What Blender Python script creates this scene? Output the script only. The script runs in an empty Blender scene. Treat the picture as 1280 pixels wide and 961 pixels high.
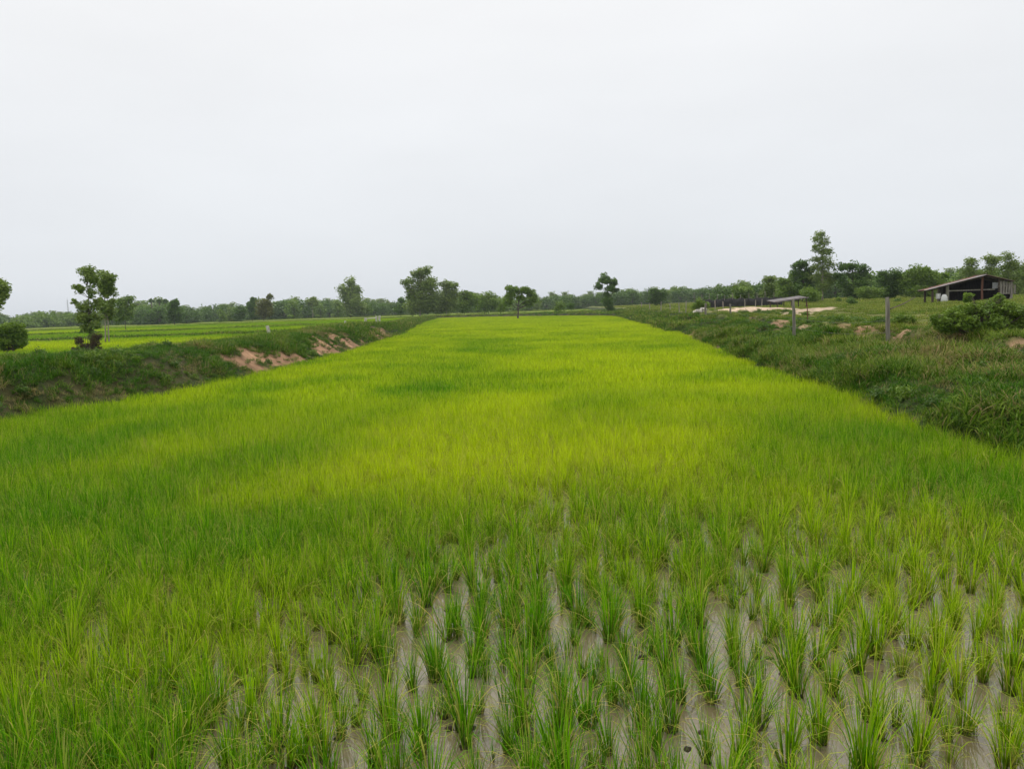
import bpy, math, random
import numpy as np
from mathutils import Vector, Matrix

random.seed(7)
rng = np.random.default_rng(11)
scene = bpy.context.scene
R = math.radians

# ------------------------------------------------------------------ camera
CAM_H = 2.0
FPX = 1000.0                       # focal length in pixels of a 1280 px wide frame
PITCH = math.atan(96.5 / FPX)
ROLL = R(-1.95)
cam_data = bpy.data.cameras.new('camera')
cam = bpy.data.objects.new('camera', cam_data)
scene.collection.objects.link(cam)
cam_data.sensor_width = 36.0
cam_data.lens = 36.0 * FPX / 1280.0
cam_data.clip_start = 0.05
cam_data.clip_end = 6000.0
cam.matrix_world = Matrix.Translation((0, 0, CAM_H)) @ Matrix.Rotation(R(90) - PITCH, 4, 'X') @ Matrix.Rotation(ROLL, 4, 'Z')
scene.camera = cam

# ------------------------------------------------------------------ sky and sun (overcast)
SUN_EL, SUN_AZ = R(58), R(-25)
world = bpy.data.worlds.new('World')
scene.world = world
world.use_nodes = True
wn, wl = world.node_tree.nodes, world.node_tree.links
wn.clear()
w_out = wn.new('ShaderNodeOutputWorld')
w_bg = wn.new('ShaderNodeBackground')
w_sky = wn.new('ShaderNodeTexSky')
w_sky.sky_type = 'NISHITA'
w_sky.sun_disc = False
w_sky.sun_elevation = SUN_EL
w_sky.sun_rotation = SUN_AZ
w_sky.dust_density = 4.0
w_sc = wn.new('ShaderNodeVectorMath'); w_sc.operation = 'SCALE'; w_sc.inputs['Scale'].default_value = 0.07
wl.new(w_sky.outputs[0], w_sc.inputs[0])
# the cloud sheet: an overcast layer, a little brighter towards the zenith, with soft uneven thickness
w_geo = wn.new('ShaderNodeTexCoord')
w_sep = wn.new('ShaderNodeSeparateXYZ'); wl.new(w_geo.outputs['Generated'], w_sep.inputs[0])
w_el = wn.new('ShaderNodeMapRange'); w_el.inputs[1].default_value = 0.0; w_el.inputs[2].default_value = 0.5
w_el.inputs[3].default_value = 0.0; w_el.inputs[4].default_value = 1.0
wl.new(w_sep.outputs['Z'], w_el.inputs[0])
w_map = wn.new('ShaderNodeMapping'); w_map.inputs['Scale'].default_value = (1.6, 1.6, 5.0)
wl.new(w_geo.outputs['Generated'], w_map.inputs[0])
w_noise = wn.new('ShaderNodeTexNoise'); w_noise.inputs['Scale'].default_value = 1.3; w_noise.inputs['Detail'].default_value = 5
wl.new(w_map.outputs[0], w_noise.inputs['Vector'])
w_col = wn.new('ShaderNodeMix'); w_col.data_type = 'RGBA'
w_col.inputs[6].default_value = (0.795, 0.838, 0.888, 1)
w_col.inputs[7].default_value = (1.045, 1.04, 1.035, 1)
wl.new(w_el.outputs[0], w_col.inputs[0])
w_nr = wn.new('ShaderNodeMapRange'); w_nr.inputs[1].default_value = 0.3; w_nr.inputs[2].default_value = 0.7
w_nr.inputs[3].default_value = 0.955; w_nr.inputs[4].default_value = 1.03
wl.new(w_noise.outputs[0], w_nr.inputs[0])
w_mul = wn.new('ShaderNodeVectorMath'); w_mul.operation = 'SCALE'
wl.new(w_col.outputs[2], w_mul.inputs[0]); wl.new(w_nr.outputs[0], w_mul.inputs['Scale'])
w_mix = wn.new('ShaderNodeMix'); w_mix.data_type = 'RGBA'; w_mix.inputs[0].default_value = 0.94
wl.new(w_sc.outputs[0], w_mix.inputs[6]); wl.new(w_mul.outputs[0], w_mix.inputs[7])
wl.new(w_mix.outputs[2], w_bg.inputs['Color'])
w_bg.inputs['Strength'].default_value = 1.0
wl.new(w_bg.outputs[0], w_out.inputs[0])

sun_data = bpy.data.lights.new('sun', 'SUN')
sun_data.energy = 1.8
sun_data.angle = R(25)
sun_data.color = (1.0, 0.96, 0.88)
sun = bpy.data.objects.new('sun', sun_data)
scene.collection.objects.link(sun)
sd = Vector((math.sin(SUN_AZ) * math.cos(SUN_EL), math.cos(SUN_AZ) * math.cos(SUN_EL), math.sin(SUN_EL)))
sun.rotation_euler = sd.to_track_quat('Z', 'Y').to_euler()

scene.view_settings.view_transform = 'Standard'
scene.view_settings.look = 'None'
scene.view_settings.exposure = 0.0
scene.view_settings.gamma = 1.0
scene.render.engine = 'CYCLES'
scene.cycles.max_bounces = 6
scene.cycles.diffuse_bounces = 3
scene.cycles.transmission_bounces = 4
scene.cycles.volume_bounces = 0
scene.cycles.use_denoising = True
scene.cycles.use_adaptive_sampling = True
scene.cycles.adaptive_threshold = 0.02

# ------------------------------------------------------------------ helpers
_cr, _sr, _cp, _sp = math.cos(ROLL), math.sin(ROLL), math.cos(PITCH), math.sin(PITCH)
def ray(x, y):
    u, v = (x - 640) / FPX, -(y - 480.5) / FPX
    a, b = u * _cr - v * _sr, u * _sr + v * _cr
    return Vector((a, _cp + b * _sp, -_sp + b * _cp))
def at(x, y, Y):
    d = ray(x, y); return Vector((0, 0, CAM_H)) + d * (Y / d.y)
def onz(x, y, z):
    d = ray(x, y); return Vector((0, 0, CAM_H)) + d * ((z - CAM_H) / d.z)

def sstep(a, b, x):
    t = np.clip((x - a) / (b - a), 0, 1); return t * t * (3 - 2 * t)
def _hash(ix, iy, s):
    h = (ix.astype(np.int64) * 374761393 + iy.astype(np.int64) * 668265263 + s * 1442695041) & 0x7fffffff
    h = ((h ^ (h >> 13)) * 1274126177) & 0x7fffffff
    h = h ^ (h >> 16)
    return (h & 0xffff) / 65535.0
def vnoise(x, y, s=0):
    x = np.asarray(x, float); y = np.asarray(y, float)
    ix, iy = np.floor(x), np.floor(y)
    fx, fy = x - ix, y - iy
    fx, fy = fx * fx * (3 - 2 * fx), fy * fy * (3 - 2 * fy)
    a, b = _hash(ix, iy, s), _hash(ix + 1, iy, s)
    c, d = _hash(ix, iy + 1, s), _hash(ix + 1, iy + 1, s)
    return (a * (1 - fx) + b * fx) * (1 - fy) + (c * (1 - fx) + d * fx) * fy
def fbm(x, y, s=0, o=4):
    t = 0; a = 0.5; n = 0
    for k in range(o):
        t = t + a * vnoise(x * 2 ** k, y * 2 ** k, s + 17 * k); n += a; a *= 0.5
    return t / n

def link(o, parent=None):
    scene.collection.objects.link(o)
    if parent: o.parent = parent
    return o
def tag(o, label, cat, group=None):
    o['label'] = label; o['category'] = cat
    if group: o['group'] = group
    return o
def empty(name, loc=(0, 0, 0), rz=0.0):
    o = bpy.data.objects.new(name, None); o.empty_display_size = 0.2
    o.location = loc; o.rotation_euler = (0, 0, rz)
    return link(o)
def mesh_np(name, V, F=None, quads=None, tris=None, mat=None, smooth=False):
    me = bpy.data.meshes.new(name)
    if F is not None:
        me.from_pydata([tuple(v) for v in V], [], [tuple(f) for f in F])
    else:
        V = np.asarray(V, np.float32)
        q = np.zeros((0, 4), np.int32) if quads is None else np.asarray(quads, np.int32).reshape(-1, 4)
        t = np.zeros((0, 3), np.int32) if tris is None else np.asarray(tris, np.int32).reshape(-1, 3)
        me.vertices.add(len(V)); me.vertices.foreach_set('co', V.ravel())
        nl = q.size + t.size
        me.loops.add(nl); me.loops.foreach_set('vertex_index', np.concatenate([q.ravel(), t.ravel()]))
        me.polygons.add(len(q) + len(t))
        me.polygons.foreach_set('loop_start', np.concatenate([np.arange(len(q)) * 4, q.size + np.arange(len(t)) * 3]))
    me.update(calc_edges=True)
    me.validate()
    if mat: me.materials.append(mat)
    if smooth: me.polygons.foreach_set('use_smooth', np.ones(len(me.polygons), bool))
    return me
def vattr(me, name, C):
    a = me.attributes.new(name, 'FLOAT_COLOR', 'POINT')
    C = np.asarray(C, np.float32)
    if C.shape[1] == 3: C = np.concatenate([C, np.ones((len(C), 1), np.float32)], 1)
    a.data.foreach_set('color', C.ravel())

class MB:
    """collects boxes / tubes / quads into one mesh"""
    def __init__(s): s.v, s.f = [], []
    def box(s, c, size, rot=None):
        c = Vector(c); n = len(s.v)
        for dx in (-.5, .5):
            for dy in (-.5, .5):
                for dz in (-.5, .5):
                    p = Vector((dx * size[0], dy * size[1], dz * size[2]))
                    if rot is not None: p = rot @ p
                    s.v.append(c + p)
        for f in ((0,1,3,2),(4,6,7,5),(0,4,5,1),(2,3,7,6),(0,2,6,4),(1,5,7,3)): s.f.append([n + i for i in f])
        return s
    def tube(s, pts, rad, n=7, cap=True, jit=0.0):
        rings = []
        for i, p in enumerate(pts):
            p = Vector(p)
            a = Vector(pts[max(i - 1, 0)]); b = Vector(pts[min(i + 1, len(pts) - 1)])
            d = (b - a).normalized() if (b - a).length > 1e-9 else Vector((0, 0, 1))
            u = d.cross(Vector((1, 0, 0.03)))
            if u.length < 0.1: u = d.cross(Vector((0, 1, 0)))
            u.normalize(); w = d.cross(u)
            r = rad[i] if hasattr(rad, '__len__') else rad
            idx = []
            for k in range(n):
                t = 2 * math.pi * k / n
                rr = r * (1 + random.uniform(-jit, jit))
                idx.append(len(s.v)); s.v.append(p + u * (math.cos(t) * rr) + w * (math.sin(t) * rr))
            rings.append(idx)
        for a, b in zip(rings[:-1], rings[1:]):
            for k in range(n): s.f.append([a[k], a[(k + 1) % n], b[(k + 1) % n], b[k]])
        if cap: s.f.append(rings[0][::-1]); s.f.append(rings[-1])
        return s
    def build(s, name, mat, parent=None, smooth=False):
        me = mesh_np(name, s.v, s.f, mat=mat, smooth=smooth)
        return link(bpy.data.objects.new(name, me), parent)

# ------------------------------------------------------------------ materials
def new_mat(name):
    m = bpy.data.materials.new(name); m.use_nodes = True
    n, l = m.node_tree.nodes, m.node_tree.links
    n.clear()
    out = n.new('ShaderNodeOutputMaterial')
    return m, n, l, out
def mixrgb(n, l, a, b, fac, mode='MIX'):
    x = n.new('ShaderNodeMix'); x.data_type = 'RGBA'; x.blend_type = mode
    for sock, v in ((0, fac), (6, a), (7, b)):
        if hasattr(v, 'is_linked') or isinstance(v, bpy.types.NodeSocket): l.new(v, x.inputs[sock])
        elif sock == 0: x.inputs[0].default_value = v
        else: x.inputs[sock].default_value = (*v, 1)
    return x.outputs[2]
def maprange(n, l, v, a, b, c, d):
    x = n.new('ShaderNodeMapRange')
    l.new(v, x.inputs[0])
    for i, q in enumerate((a, b, c, d)): x.inputs[i + 1].default_value = q
    return x.outputs[0]
def math_node(n, l, op, a, b):
    x = n.new('ShaderNodeMath'); x.operation = op
    for i, v in enumerate((a, b)):
        if isinstance(v, bpy.types.NodeSocket): l.new(v, x.inputs[i])
        else: x.inputs[i].default_value = v
    return x.outputs[0]

def blade_mat(name, lush, yellow, stalk, dry, transl=0.3, stalk_to=0.45, rough=0.5, spec=.22, tip=0.0):
    """leaf blades: colour attribute col = (height along blade, random per blade, dryness); 'tone' per plant"""
    m, n, l, out = new_mat(name)
    ca = n.new('ShaderNodeAttribute'); ca.attribute_name = 'col'
    ta = n.new('ShaderNodeAttribute'); ta.attribute_name = 'tone'; ta.attribute_type = 'INSTANCER'
    s = n.new('ShaderNodeSeparateColor'); l.new(ca.outputs['Color'], s.inputs[0])
    jit = maprange(n, l, s.outputs[1], 0, 1, -0.22, 0.22)
    tone = math_node(n, l, 'ADD', ta.outputs['Fac'], jit)
    tone_c = n.new('ShaderNodeClamp'); l.new(tone, tone_c.inputs[0])
    c = mixrgb(n, l, lush, yellow, tone_c.outputs[0])
    val = maprange(n, l, s.outputs[1], 0, 1, 0.60, 1.32)
    vm = n.new('ShaderNodeVectorMath'); vm.operation = 'SCALE'; l.new(c, vm.inputs[0]); l.new(val, vm.inputs['Scale'])
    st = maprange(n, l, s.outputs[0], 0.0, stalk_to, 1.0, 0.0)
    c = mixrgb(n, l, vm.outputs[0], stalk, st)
    tipw = math_node(n, l, 'MULTIPLY', maprange(n, l, s.outputs[0], .62, 1.0, 0, tip), maprange(n, l, s.outputs[1], .25, .8, 0, 1))
    c = mixrgb(n, l, c, dry, tipw)
    c = mixrgb(n, l, c, dry, s.outputs[2])
    p = n.new('ShaderNodeBsdfPrincipled'); l.new(c, p.inputs['Base Color'])
    p.inputs['Roughness'].default_value = rough; p.inputs['Specular IOR Level'].default_value = spec
    t = n.new('ShaderNodeBsdfTranslucent'); l.new(c, t.inputs['Color'])
    mx = n.new('ShaderNodeMixShader'); mx.inputs[0].default_value = transl
    l.new(p.outputs[0], mx.inputs[1]); l.new(t.outputs[0], mx.inputs[2]); l.new(mx.outputs[0], out.inputs[0])
    return m
def foliage_mat(name, dark, light, transl=0.25):
    """tree leaves: col = (clump shade, random per leaf, unused)"""
    m, n, l, out = new_mat(name)
    ca = n.new('ShaderNodeAttribute'); ca.attribute_name = 'col'
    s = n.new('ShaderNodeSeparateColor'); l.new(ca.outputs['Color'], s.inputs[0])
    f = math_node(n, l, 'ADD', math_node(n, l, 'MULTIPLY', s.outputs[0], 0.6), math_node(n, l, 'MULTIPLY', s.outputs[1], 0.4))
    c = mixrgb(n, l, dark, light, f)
    p = n.new('ShaderNodeBsdfPrincipled'); l.new(c, p.inputs['Base Color'])
    p.inputs['Roughness'].default_value = 0.5; p.inputs['Specular IOR Level'].default_value = 0.3
    t = n.new('ShaderNodeBsdfTranslucent'); l.new(c, t.inputs['Color'])
    mx = n.new('ShaderNodeMixShader'); mx.inputs[0].default_value = transl
    l.new(p.outputs[0], mx.inputs[1]); l.new(t.outputs[0], mx.inputs[2]); l.new(mx.outputs[0], out.inputs[0])
    return m
def rough_mat(name, c1, c2, scale=6.0, stretch=(1, 1, 1), rough=0.85, bump=0.4, dist=0.02, c3=None, metallic=0.0):
    m, n, l, out = new_mat(name)
    tc = n.new('ShaderNodeTexCoord'); mp = n.new('ShaderNodeMapping'); mp.inputs['Scale'].default_value = stretch
    l.new(tc.outputs['Object'], mp.inputs[0])
    no = n.new('ShaderNodeTexNoise'); no.inputs['Scale'].default_value = scale; no.inputs['Detail'].default_value = 6
    l.new(mp.outputs[0], no.inputs['Vector'])
    f = maprange(n, l, no.outputs[0], 0.32, 0.68, 0, 1)
    c = mixrgb(n, l, c1, c2, f)
    if c3:
        n2 = n.new('ShaderNodeTexNoise'); n2.inputs['Scale'].default_value = scale * 0.35; n2.inputs['Detail'].default_value = 4
        l.new(mp.outputs[0], n2.inputs['Vector'])
        c = mixrgb(n, l, c, c3, maprange(n, l, n2.outputs[0], 0.5, 0.62, 0, 1))
    p = n.new('ShaderNodeBsdfPrincipled'); l.new(c, p.inputs['Base Color'])
    p.inputs['Roughness'].default_value = rough; p.inputs['Metallic'].default_value = metallic
    b = n.new('ShaderNodeBump'); b.inputs['Strength'].default_value = bump; b.inputs['Distance'].default_value = dist
    l.new(no.outputs[0], b.inputs['Height']); l.new(b.outputs[0], p.inputs['Normal'])
    l.new(p.outputs[0], out.inputs[0])
    return m

M = {}
M['rice'] = blade_mat('rice_leaf', (0.092, 0.310, 0.002), (0.520, 0.670, 0.004), (0.042, 0.056, 0.008), (0.52, 0.45, 0.10), transl=0.38, stalk_to=0.5, spec=.08, tip=.36)  # dark stalk colour also paints in the shade low among the plants
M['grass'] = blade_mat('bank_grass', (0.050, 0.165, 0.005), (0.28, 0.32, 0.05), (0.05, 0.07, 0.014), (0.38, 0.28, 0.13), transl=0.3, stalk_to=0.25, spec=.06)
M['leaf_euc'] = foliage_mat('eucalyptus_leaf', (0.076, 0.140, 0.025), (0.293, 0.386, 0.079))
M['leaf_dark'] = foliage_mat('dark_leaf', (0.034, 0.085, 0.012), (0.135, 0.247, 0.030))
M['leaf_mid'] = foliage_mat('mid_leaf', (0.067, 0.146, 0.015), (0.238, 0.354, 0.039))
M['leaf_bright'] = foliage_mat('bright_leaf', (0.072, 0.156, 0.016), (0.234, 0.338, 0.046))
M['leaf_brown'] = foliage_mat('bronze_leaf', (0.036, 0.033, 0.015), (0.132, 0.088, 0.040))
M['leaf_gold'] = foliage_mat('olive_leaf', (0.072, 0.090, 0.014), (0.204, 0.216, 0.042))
M['bark'] = rough_mat('pale_bark', (0.22, 0.18, 0.14), (0.38, 0.34, 0.28), 9, (1, 1, 0.3))
M['bark_dark'] = rough_mat('dark_bark', (0.06, 0.045, 0.035), (0.13, 0.105, 0.08), 9, (1, 1, 0.3))
M['wood_grey'] = rough_mat('weathered_wood', (0.13, 0.115, 0.095), (0.33, 0.30, 0.26), 14, (1, 1, 0.12), bump=0.8, dist=0.015, c3=(0.20, 0.19, 0.14))
M['wood_stick'] = rough_mat('stick_wood', (0.22, 0.19, 0.16), (0.38, 0.34, 0.29), 14, (1, 1, 0.15))
M['wood_black'] = rough_mat('shade_dark_wood', (0.014, 0.011, 0.009), (0.045, 0.034, 0.027), 14, (1, 1, 0.15))  # near-black planks: the shade inside the shed is painted into the wood
M['wood_dark'] = rough_mat('dark_wood', (0.045, 0.032, 0.024), (0.12, 0.085, 0.06), 14, (1, 1, 0.15))
M['wood_red'] = rough_mat('red_brown_wood', (0.12, 0.05, 0.03), (0.20, 0.09, 0.06), 14, (1, 1, 0.15))
M['concrete'] = rough_mat('pale_concrete', (0.48, 0.45, 0.40), (0.66, 0.63, 0.57), 12, rough=0.9, c3=(0.38, 0.34, 0.29))
M['zinc'] = rough_mat('weathered_zinc', (0.22, 0.205, 0.205), (0.33, 0.31, 0.31), 4, (1, 0.3, 1), rough=0.5, bump=0.1, c3=(0.33, 0.25, 0.22))
M['zinc_dark'] = rough_mat('dull_zinc', (0.12, 0.105, 0.105), (0.20, 0.18, 0.18), 4, (1, 0.3, 1), rough=0.6, bump=0.1)
M['rust'] = rough_mat('rusty_zinc', (0.10, 0.038, 0.024), (0.20, 0.085, 0.055), 5, (1, 0.4, 1), rough=0.8, bump=0.1, c3=(0.16, 0.12, 0.11))
M['white'] = rough_mat('white_plastic', (0.66, 0.66, 0.64), (0.78, 0.78, 0.76), 8, bump=0.05)
M['black'] = rough_mat('black_net', (0.010, 0.010, 0.011), (0.035, 0.034, 0.034), 20, bump=0.3)
M['mud'] = rough_mat('wet_mud', (0.024, 0.018, 0.009), (0.060, 0.043, 0.022), 30, rough=0.95, bump=0.6, dist=0.01)
M['steel'] = rough_mat('mast_steel', (0.24, 0.24, 0.25), (0.34, 0.34, 0.35), 8, rough=0.6)
M['wire'] = rough_mat('fence_wire', (0.16, 0.15, 0.14), (0.28, 0.26, 0.24), 8, rough=0.6)

# ground sheet: the surface colours ride in the attribute 'gcol', relief and grain are added here
def ground_mat():
    m, n, l, out = new_mat('earth_and_turf')
    ca = n.new('ShaderNodeAttribute'); ca.attribute_name = 'gcol'
    geo = n.new('ShaderNodeNewGeometry')
    n1 = n.new('ShaderNodeTexNoise'); n1.inputs['Scale'].default_value = 5.0; n1.inputs['Detail'].default_value = 8; n1.inputs['Roughness'].default_value = 0.65
    l.new(geo.outputs['Position'], n1.inputs['Vector'])
    n2 = n.new('ShaderNodeTexNoise'); n2.inputs['Scale'].default_value = 0.55; n2.inputs['Detail'].default_value = 6
    l.new(geo.outputs['Position'], n2.inputs['Vector'])
    f = math_node(n, l, 'MULTIPLY', maprange(n, l, n1.outputs[0], 0.25, 0.75, 0.62, 1.35), maprange(n, l, n2.outputs[0], 0.3, 0.7, 0.78, 1.22))
    vm = n.new('ShaderNodeVectorMath'); vm.operation = 'SCALE'; l.new(ca.outputs['Color'], vm.inputs[0]); l.new(f, vm.inputs['Scale'])
    p = n.new('ShaderNodeBsdfPrincipled'); l.new(vm.outputs[0], p.inputs['Base Color'])
    p.inputs['Roughness'].default_value = 0.95; p.inputs['Specular IOR Level'].default_value = 0.15
    b = n.new('ShaderNodeBump'); b.inputs['Strength'].default_value = 0.9; b.inputs['Distance'].default_value = 0.12
    l.new(n1.outputs[0], b.inputs['Height']); l.new(b.outputs[0], p.inputs['Normal'])
    l.new(p.outputs[0], out.inputs[0])
    return m
M['ground'] = ground_mat()

def water_mat():
    m, n, l, out = new_mat('muddy_water')
    geo = n.new('ShaderNodeNewGeometry')
    n1 = n.new('ShaderNodeTexNoise'); n1.inputs['Scale'].default_value = 1.6; n1.inputs['Detail'].default_value = 5
    l.new(geo.outputs['Position'], n1.inputs['Vector'])
    c = mixrgb(n, l, (0.150, 0.118, 0.062), (0.255, 0.215, 0.135), maprange(n, l, n1.outputs[0], 0.3, 0.7, 0, 1))
    p = n.new('ShaderNodeBsdfPrincipled'); l.new(c, p.inputs['Base Color'])
    p.inputs['Roughness'].default_value = 0.03; p.inputs['IOR'].default_value = 1.5; p.inputs['Specular IOR Level'].default_value = 1.0
    n2 = n.new('ShaderNodeTexNoise'); n2.inputs['Scale'].default_value = 14.0; n2.inputs['Detail'].default_value = 3
    l.new(geo.outputs['Position'], n2.inputs['Vector'])
    b = n.new('ShaderNodeBump'); b.inputs['Strength'].default_value = 0.10; b.inputs['Distance'].default_value = 0.012
    l.new(n2.outputs[0], b.inputs['Height']); l.new(b.outputs[0], p.inputs['Normal'])
    l.new(p.outputs[0], out.inputs[0])
    return m
M['water'] = water_mat()

# ------------------------------------------------------------------ terrain
_LY = [-10, 4, 15.5, 19.1, 21.9, 26.3, 30.7, 40.7, 65.9, 111, 175]
_LX = [-11.0, -10.6, -10.0, -9.4, -8.85, -8.55, -8.2, -8.2, -9.2, -12.6, -16.0]
_RY = [-10, 4, 9.2, 11.5, 13.9, 16.7, 19.6, 23.4, 31.3, 42.8, 70.6, 99, 130, 400]
_RX = [5.2, 5.6, 5.95, 6.18, 6.42, 6.70, 7.05, 7.45, 8.25, 9.8, 12.4, 14.4, 17.5, 34.0]
def xL(y): return np.interp(y, _LY, _LX) + 0.25 * (vnoise(y * 0.45, y * 0 + 3.3, 5) - 0.5) + 0.25 * (vnoise(y * 1.4, y * 0 + 6.1, 8) - 0.5)
def xR(y): return np.interp(y, _RY, _RX) + 0.45 * (vnoise(y * 0.4, y * 0 + 8.1, 6) - 0.5) + 0.35 * (vnoise(y * 1.3, y * 0 + 2.1, 8) - 0.5)
def yE(x): return np.interp(x, [-20, -12, 0, 12, 20], [178, 176, 162, 138, 100]) + 2.0 * (vnoise(x * 0.3, x * 0 + 1.7, 9) - 0.5)
BUNDS = [(63.0, 1.4), (108.0, 1.3), (178.0, 1.6), (262.0, 2.2)]   # low dykes of the neighbouring fields
MOUNDS = [(onz(q[0], q[1], 1.15).x, onz(q[0], q[1], 1.15).y, q[2], q[3]) for q in ((930, 388.5, 2.6, .38), (1034, 391.5, 1.7, .34), (870, 391, 1.6, .2))]   # spoil heaps
def height(x, y):
    x = np.asarray(x, float); y = np.asarray(y, float)
    dl, dr, de = xL(y) - x, x - xR(y), y - yE(x)
    und = 0.16 * (fbm(x * 0.10, y * 0.10, 21) - 0.5)
    lump = (fbm(x * 1.0, y * 0.8, 31) - 0.5) * 1.5
    # far/left plain
    plain = 0.36 + und
    for by, bw in BUNDS:
        wob = 16 * (vnoise(x * 0.02, x * 0 + by, 3) - 0.5)
        plain = plain + 0.20 * np.exp(-((y - by - wob) / bw) ** 2)
    # the left bank
    cz = np.interp(y, [-10, 17, 22, 27, 33, 40, 60, 75, 100, 180], [1.2, 1.18, 1.14, 1.05, 1.04, 1.14, 1.10, 0.85, 0.62, 0.55])
    up = sstep(-0.75, 1.55 + 0.5 * lump, dl)
    left = up * (cz + 0.22 * lump) + (1 - up) * 0
    down = sstep(2.4, 5.0, dl)
    left = left * (1 - down) + plain * down
    # the right land
    cr = 1.10 + 0.12 * lump * 1.6
    land = cr + np.minimum(np.maximum(dr - 3.0, 0) * 0.008, 0.35) + und * 1.3 + 0.16 * (fbm(x * 0.25, y * 0.25, 41) - 0.5) * sstep(3, 8, dr)
    ln = 0.5 * (fbm(y * 0.9, x * 0.15, 43) - .5)
    for mx, my, mr, mh in MOUNDS: land = land + mh * np.exp(-((x - mx) / mr) ** 2 - ((y - my) / (mr * 1.4)) ** 2)
    upr = .44 * sstep(-.7, .55 + 0.4 * lump, dr) + .30 * sstep(.5, 2.3 + .4 * lump, dr) + .26 * sstep(2.45 + ln, 2.95 + ln, dr)
    right = upr * land + .40 * lump * sstep(-.5, .3, dr) * sstep(2.8, 2.0, dr)
    # the far end dyke
    ue = sstep(-0.5, 1.5, de)
    end = ue * (0.62 + 0.2 * lump)
    dn = sstep(2.5, 6, de); end = end * (1 - dn) + plain * dn
    z = np.where(dl > -0.75, left, -0.06)
    z = np.maximum(z, np.where((de > -0.5) & (dl <= 3), end, -0.06))
    wr = sstep(-1.0, 0.5, dr)
    z = np.where(dr > -1.0, np.maximum(right, np.where(de > -0.5, end, -0.06)), z)
    # the near dyke the photographer stands on
    z = np.maximum(z, 0.5 * sstep(1.9, 0.9, y) - 0.06)
    return z
SOIL = []    # (x, y, rx, ry, strength, colour) bare earth patches
RED, TAN, SAND, DULL = (0.37, 0.220, 0.130), (0.40, 0.27, 0.17), (0.56, 0.43, 0.31), (0.13, 0.085, 0.045)
def soil_px(x, y, z, rx, ry, s, c): p = onz(x, y, z); SOIL.append((p.x, p.y, rx, ry, s, c))
for yy, ry, xo in ((15.5, 1.2, 0.25), (18.3, 1.6, 0.3), (20.8, 1.3, 0.35), (22.8, 0.9, 0.4)):
    SOIL.append((float(xL(np.array(yy))) - xo, yy, 0.5, ry, 0.35, DULL))
for a in ((1080, 411, 1.02, .35, .6, .9, RED), (1135, 411, 1.05, .4, .6, .9, TAN), (1165, 414, 1.05, .45, .6, .95, RED), (1190, 415, 1.02, .4, .5, .9, TAN),
          (1212, 423, .98, .3, .5, .9, RED), (1236, 420, 1.0, .3, .5, .7, TAN), (1274, 424, .97, .4, .55, 1, RED), (1180, 440, .7, .35, .4, .4, DULL),
          (858, 409, .7, .5, 1.6, .95, RED), (866, 406, .75, .45, 1.5, .9, RED), (890, 419, .7, .4, 1.2, .8, TAN), (900, 413, .8, .4, 1.0, .6, TAN),
          (922, 389.5, 1.1, 2.4, 7, 1, SAND), (942, 388, 1.12, 2.8, 8, 1, SAND), (905, 391, 1.08, 1.4, 5, .9, SAND), (958, 391, 1.08, 1.6, 5, .8, SAND),
          (1034, 391, 1.12, 1.6, 3.0, 1, SAND), (985, 396, 1.08, 1.2, 2.4, .8, SAND), (870, 392, 1.05, .9, 2.5, .5, SAND), (990, 404, 1.05, .5, .8, .8, TAN),
          (1008, 394, 1.08, 1.3, 2.4, .9, SAND), (965, 428, .7, .4, .8, .4, DULL), (1090, 463, .5, .4, .6, .4, DULL),
          (40, 424, .6, 5.0, 1.2, .9, (0.34, 0.21, 0.13)), (65, 424, .6, 4.0, 1.2, .8, (0.34, 0.21, 0.13)), (93, 423, .7, 1.8, 1.6, 1, SAND)):
    soil_px(*a)
def soil(x, y):
    w = np.zeros(np.shape(x)); col = np.zeros(np.shape(x) + (3,))
    e = (fbm(np.asarray(x) * 2.2, np.asarray(y) * 2.2, 77) - 0.5) * 1.5
    # the broken lip of the right bank
    dr_ = x - xR(y); ln = 0.5 * (fbm(y * 0.9, x * 0.15, 43) - .5)
    k = sstep(2.3, 2.55, dr_ - ln) * sstep(3.2, 2.9, dr_ - ln) * sstep(.52, .66, fbm(y * .8, y * 0 + 2.2, 47, 3) + .22 * e) * sstep(9, 11, y) * sstep(46, 36, y)
    w = .85 * k; col[k > 0] = (0.33, 0.205, 0.125)
    # the slumped face of the left bank
    dl_ = xL(y) - x
    cov = np.interp(y, [25, 26, 30.5, 32, 36, 37, 41, 44, 50, 52, 58, 61], [0, .24, .24, .02, .04, .17, .10, .06, .02, .15, .12, 0])
    hgt = .85 + .75 * (fbm(y * .9, y * 0 + 5.5, 311, 3) - .5) * 2
    k = sstep(-.35, -.1, dl_) * sstep(hgt + .12, hgt - .08, dl_) * sstep(.50, .60, fbm(x * 1.3, y * .75, 321, 4) + cov) * sstep(24.8, 25.8, y) * sstep(62, 59, y)
    m = k > w; w = np.where(m, k, w); col[m] = RED
    for sx, sy, rx, ry, s, c in SOIL:
        ry = ry * (.86 if c == RED else 1)
        d = np.sqrt(((x - sx) / rx) ** 2 + ((y - sy) / ry) ** 2) + e
        k = s * sstep(1.15, 0.75, d)
        m = k > w
        w = np.where(m, k, w); col[m] = c
    return w, col

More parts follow.
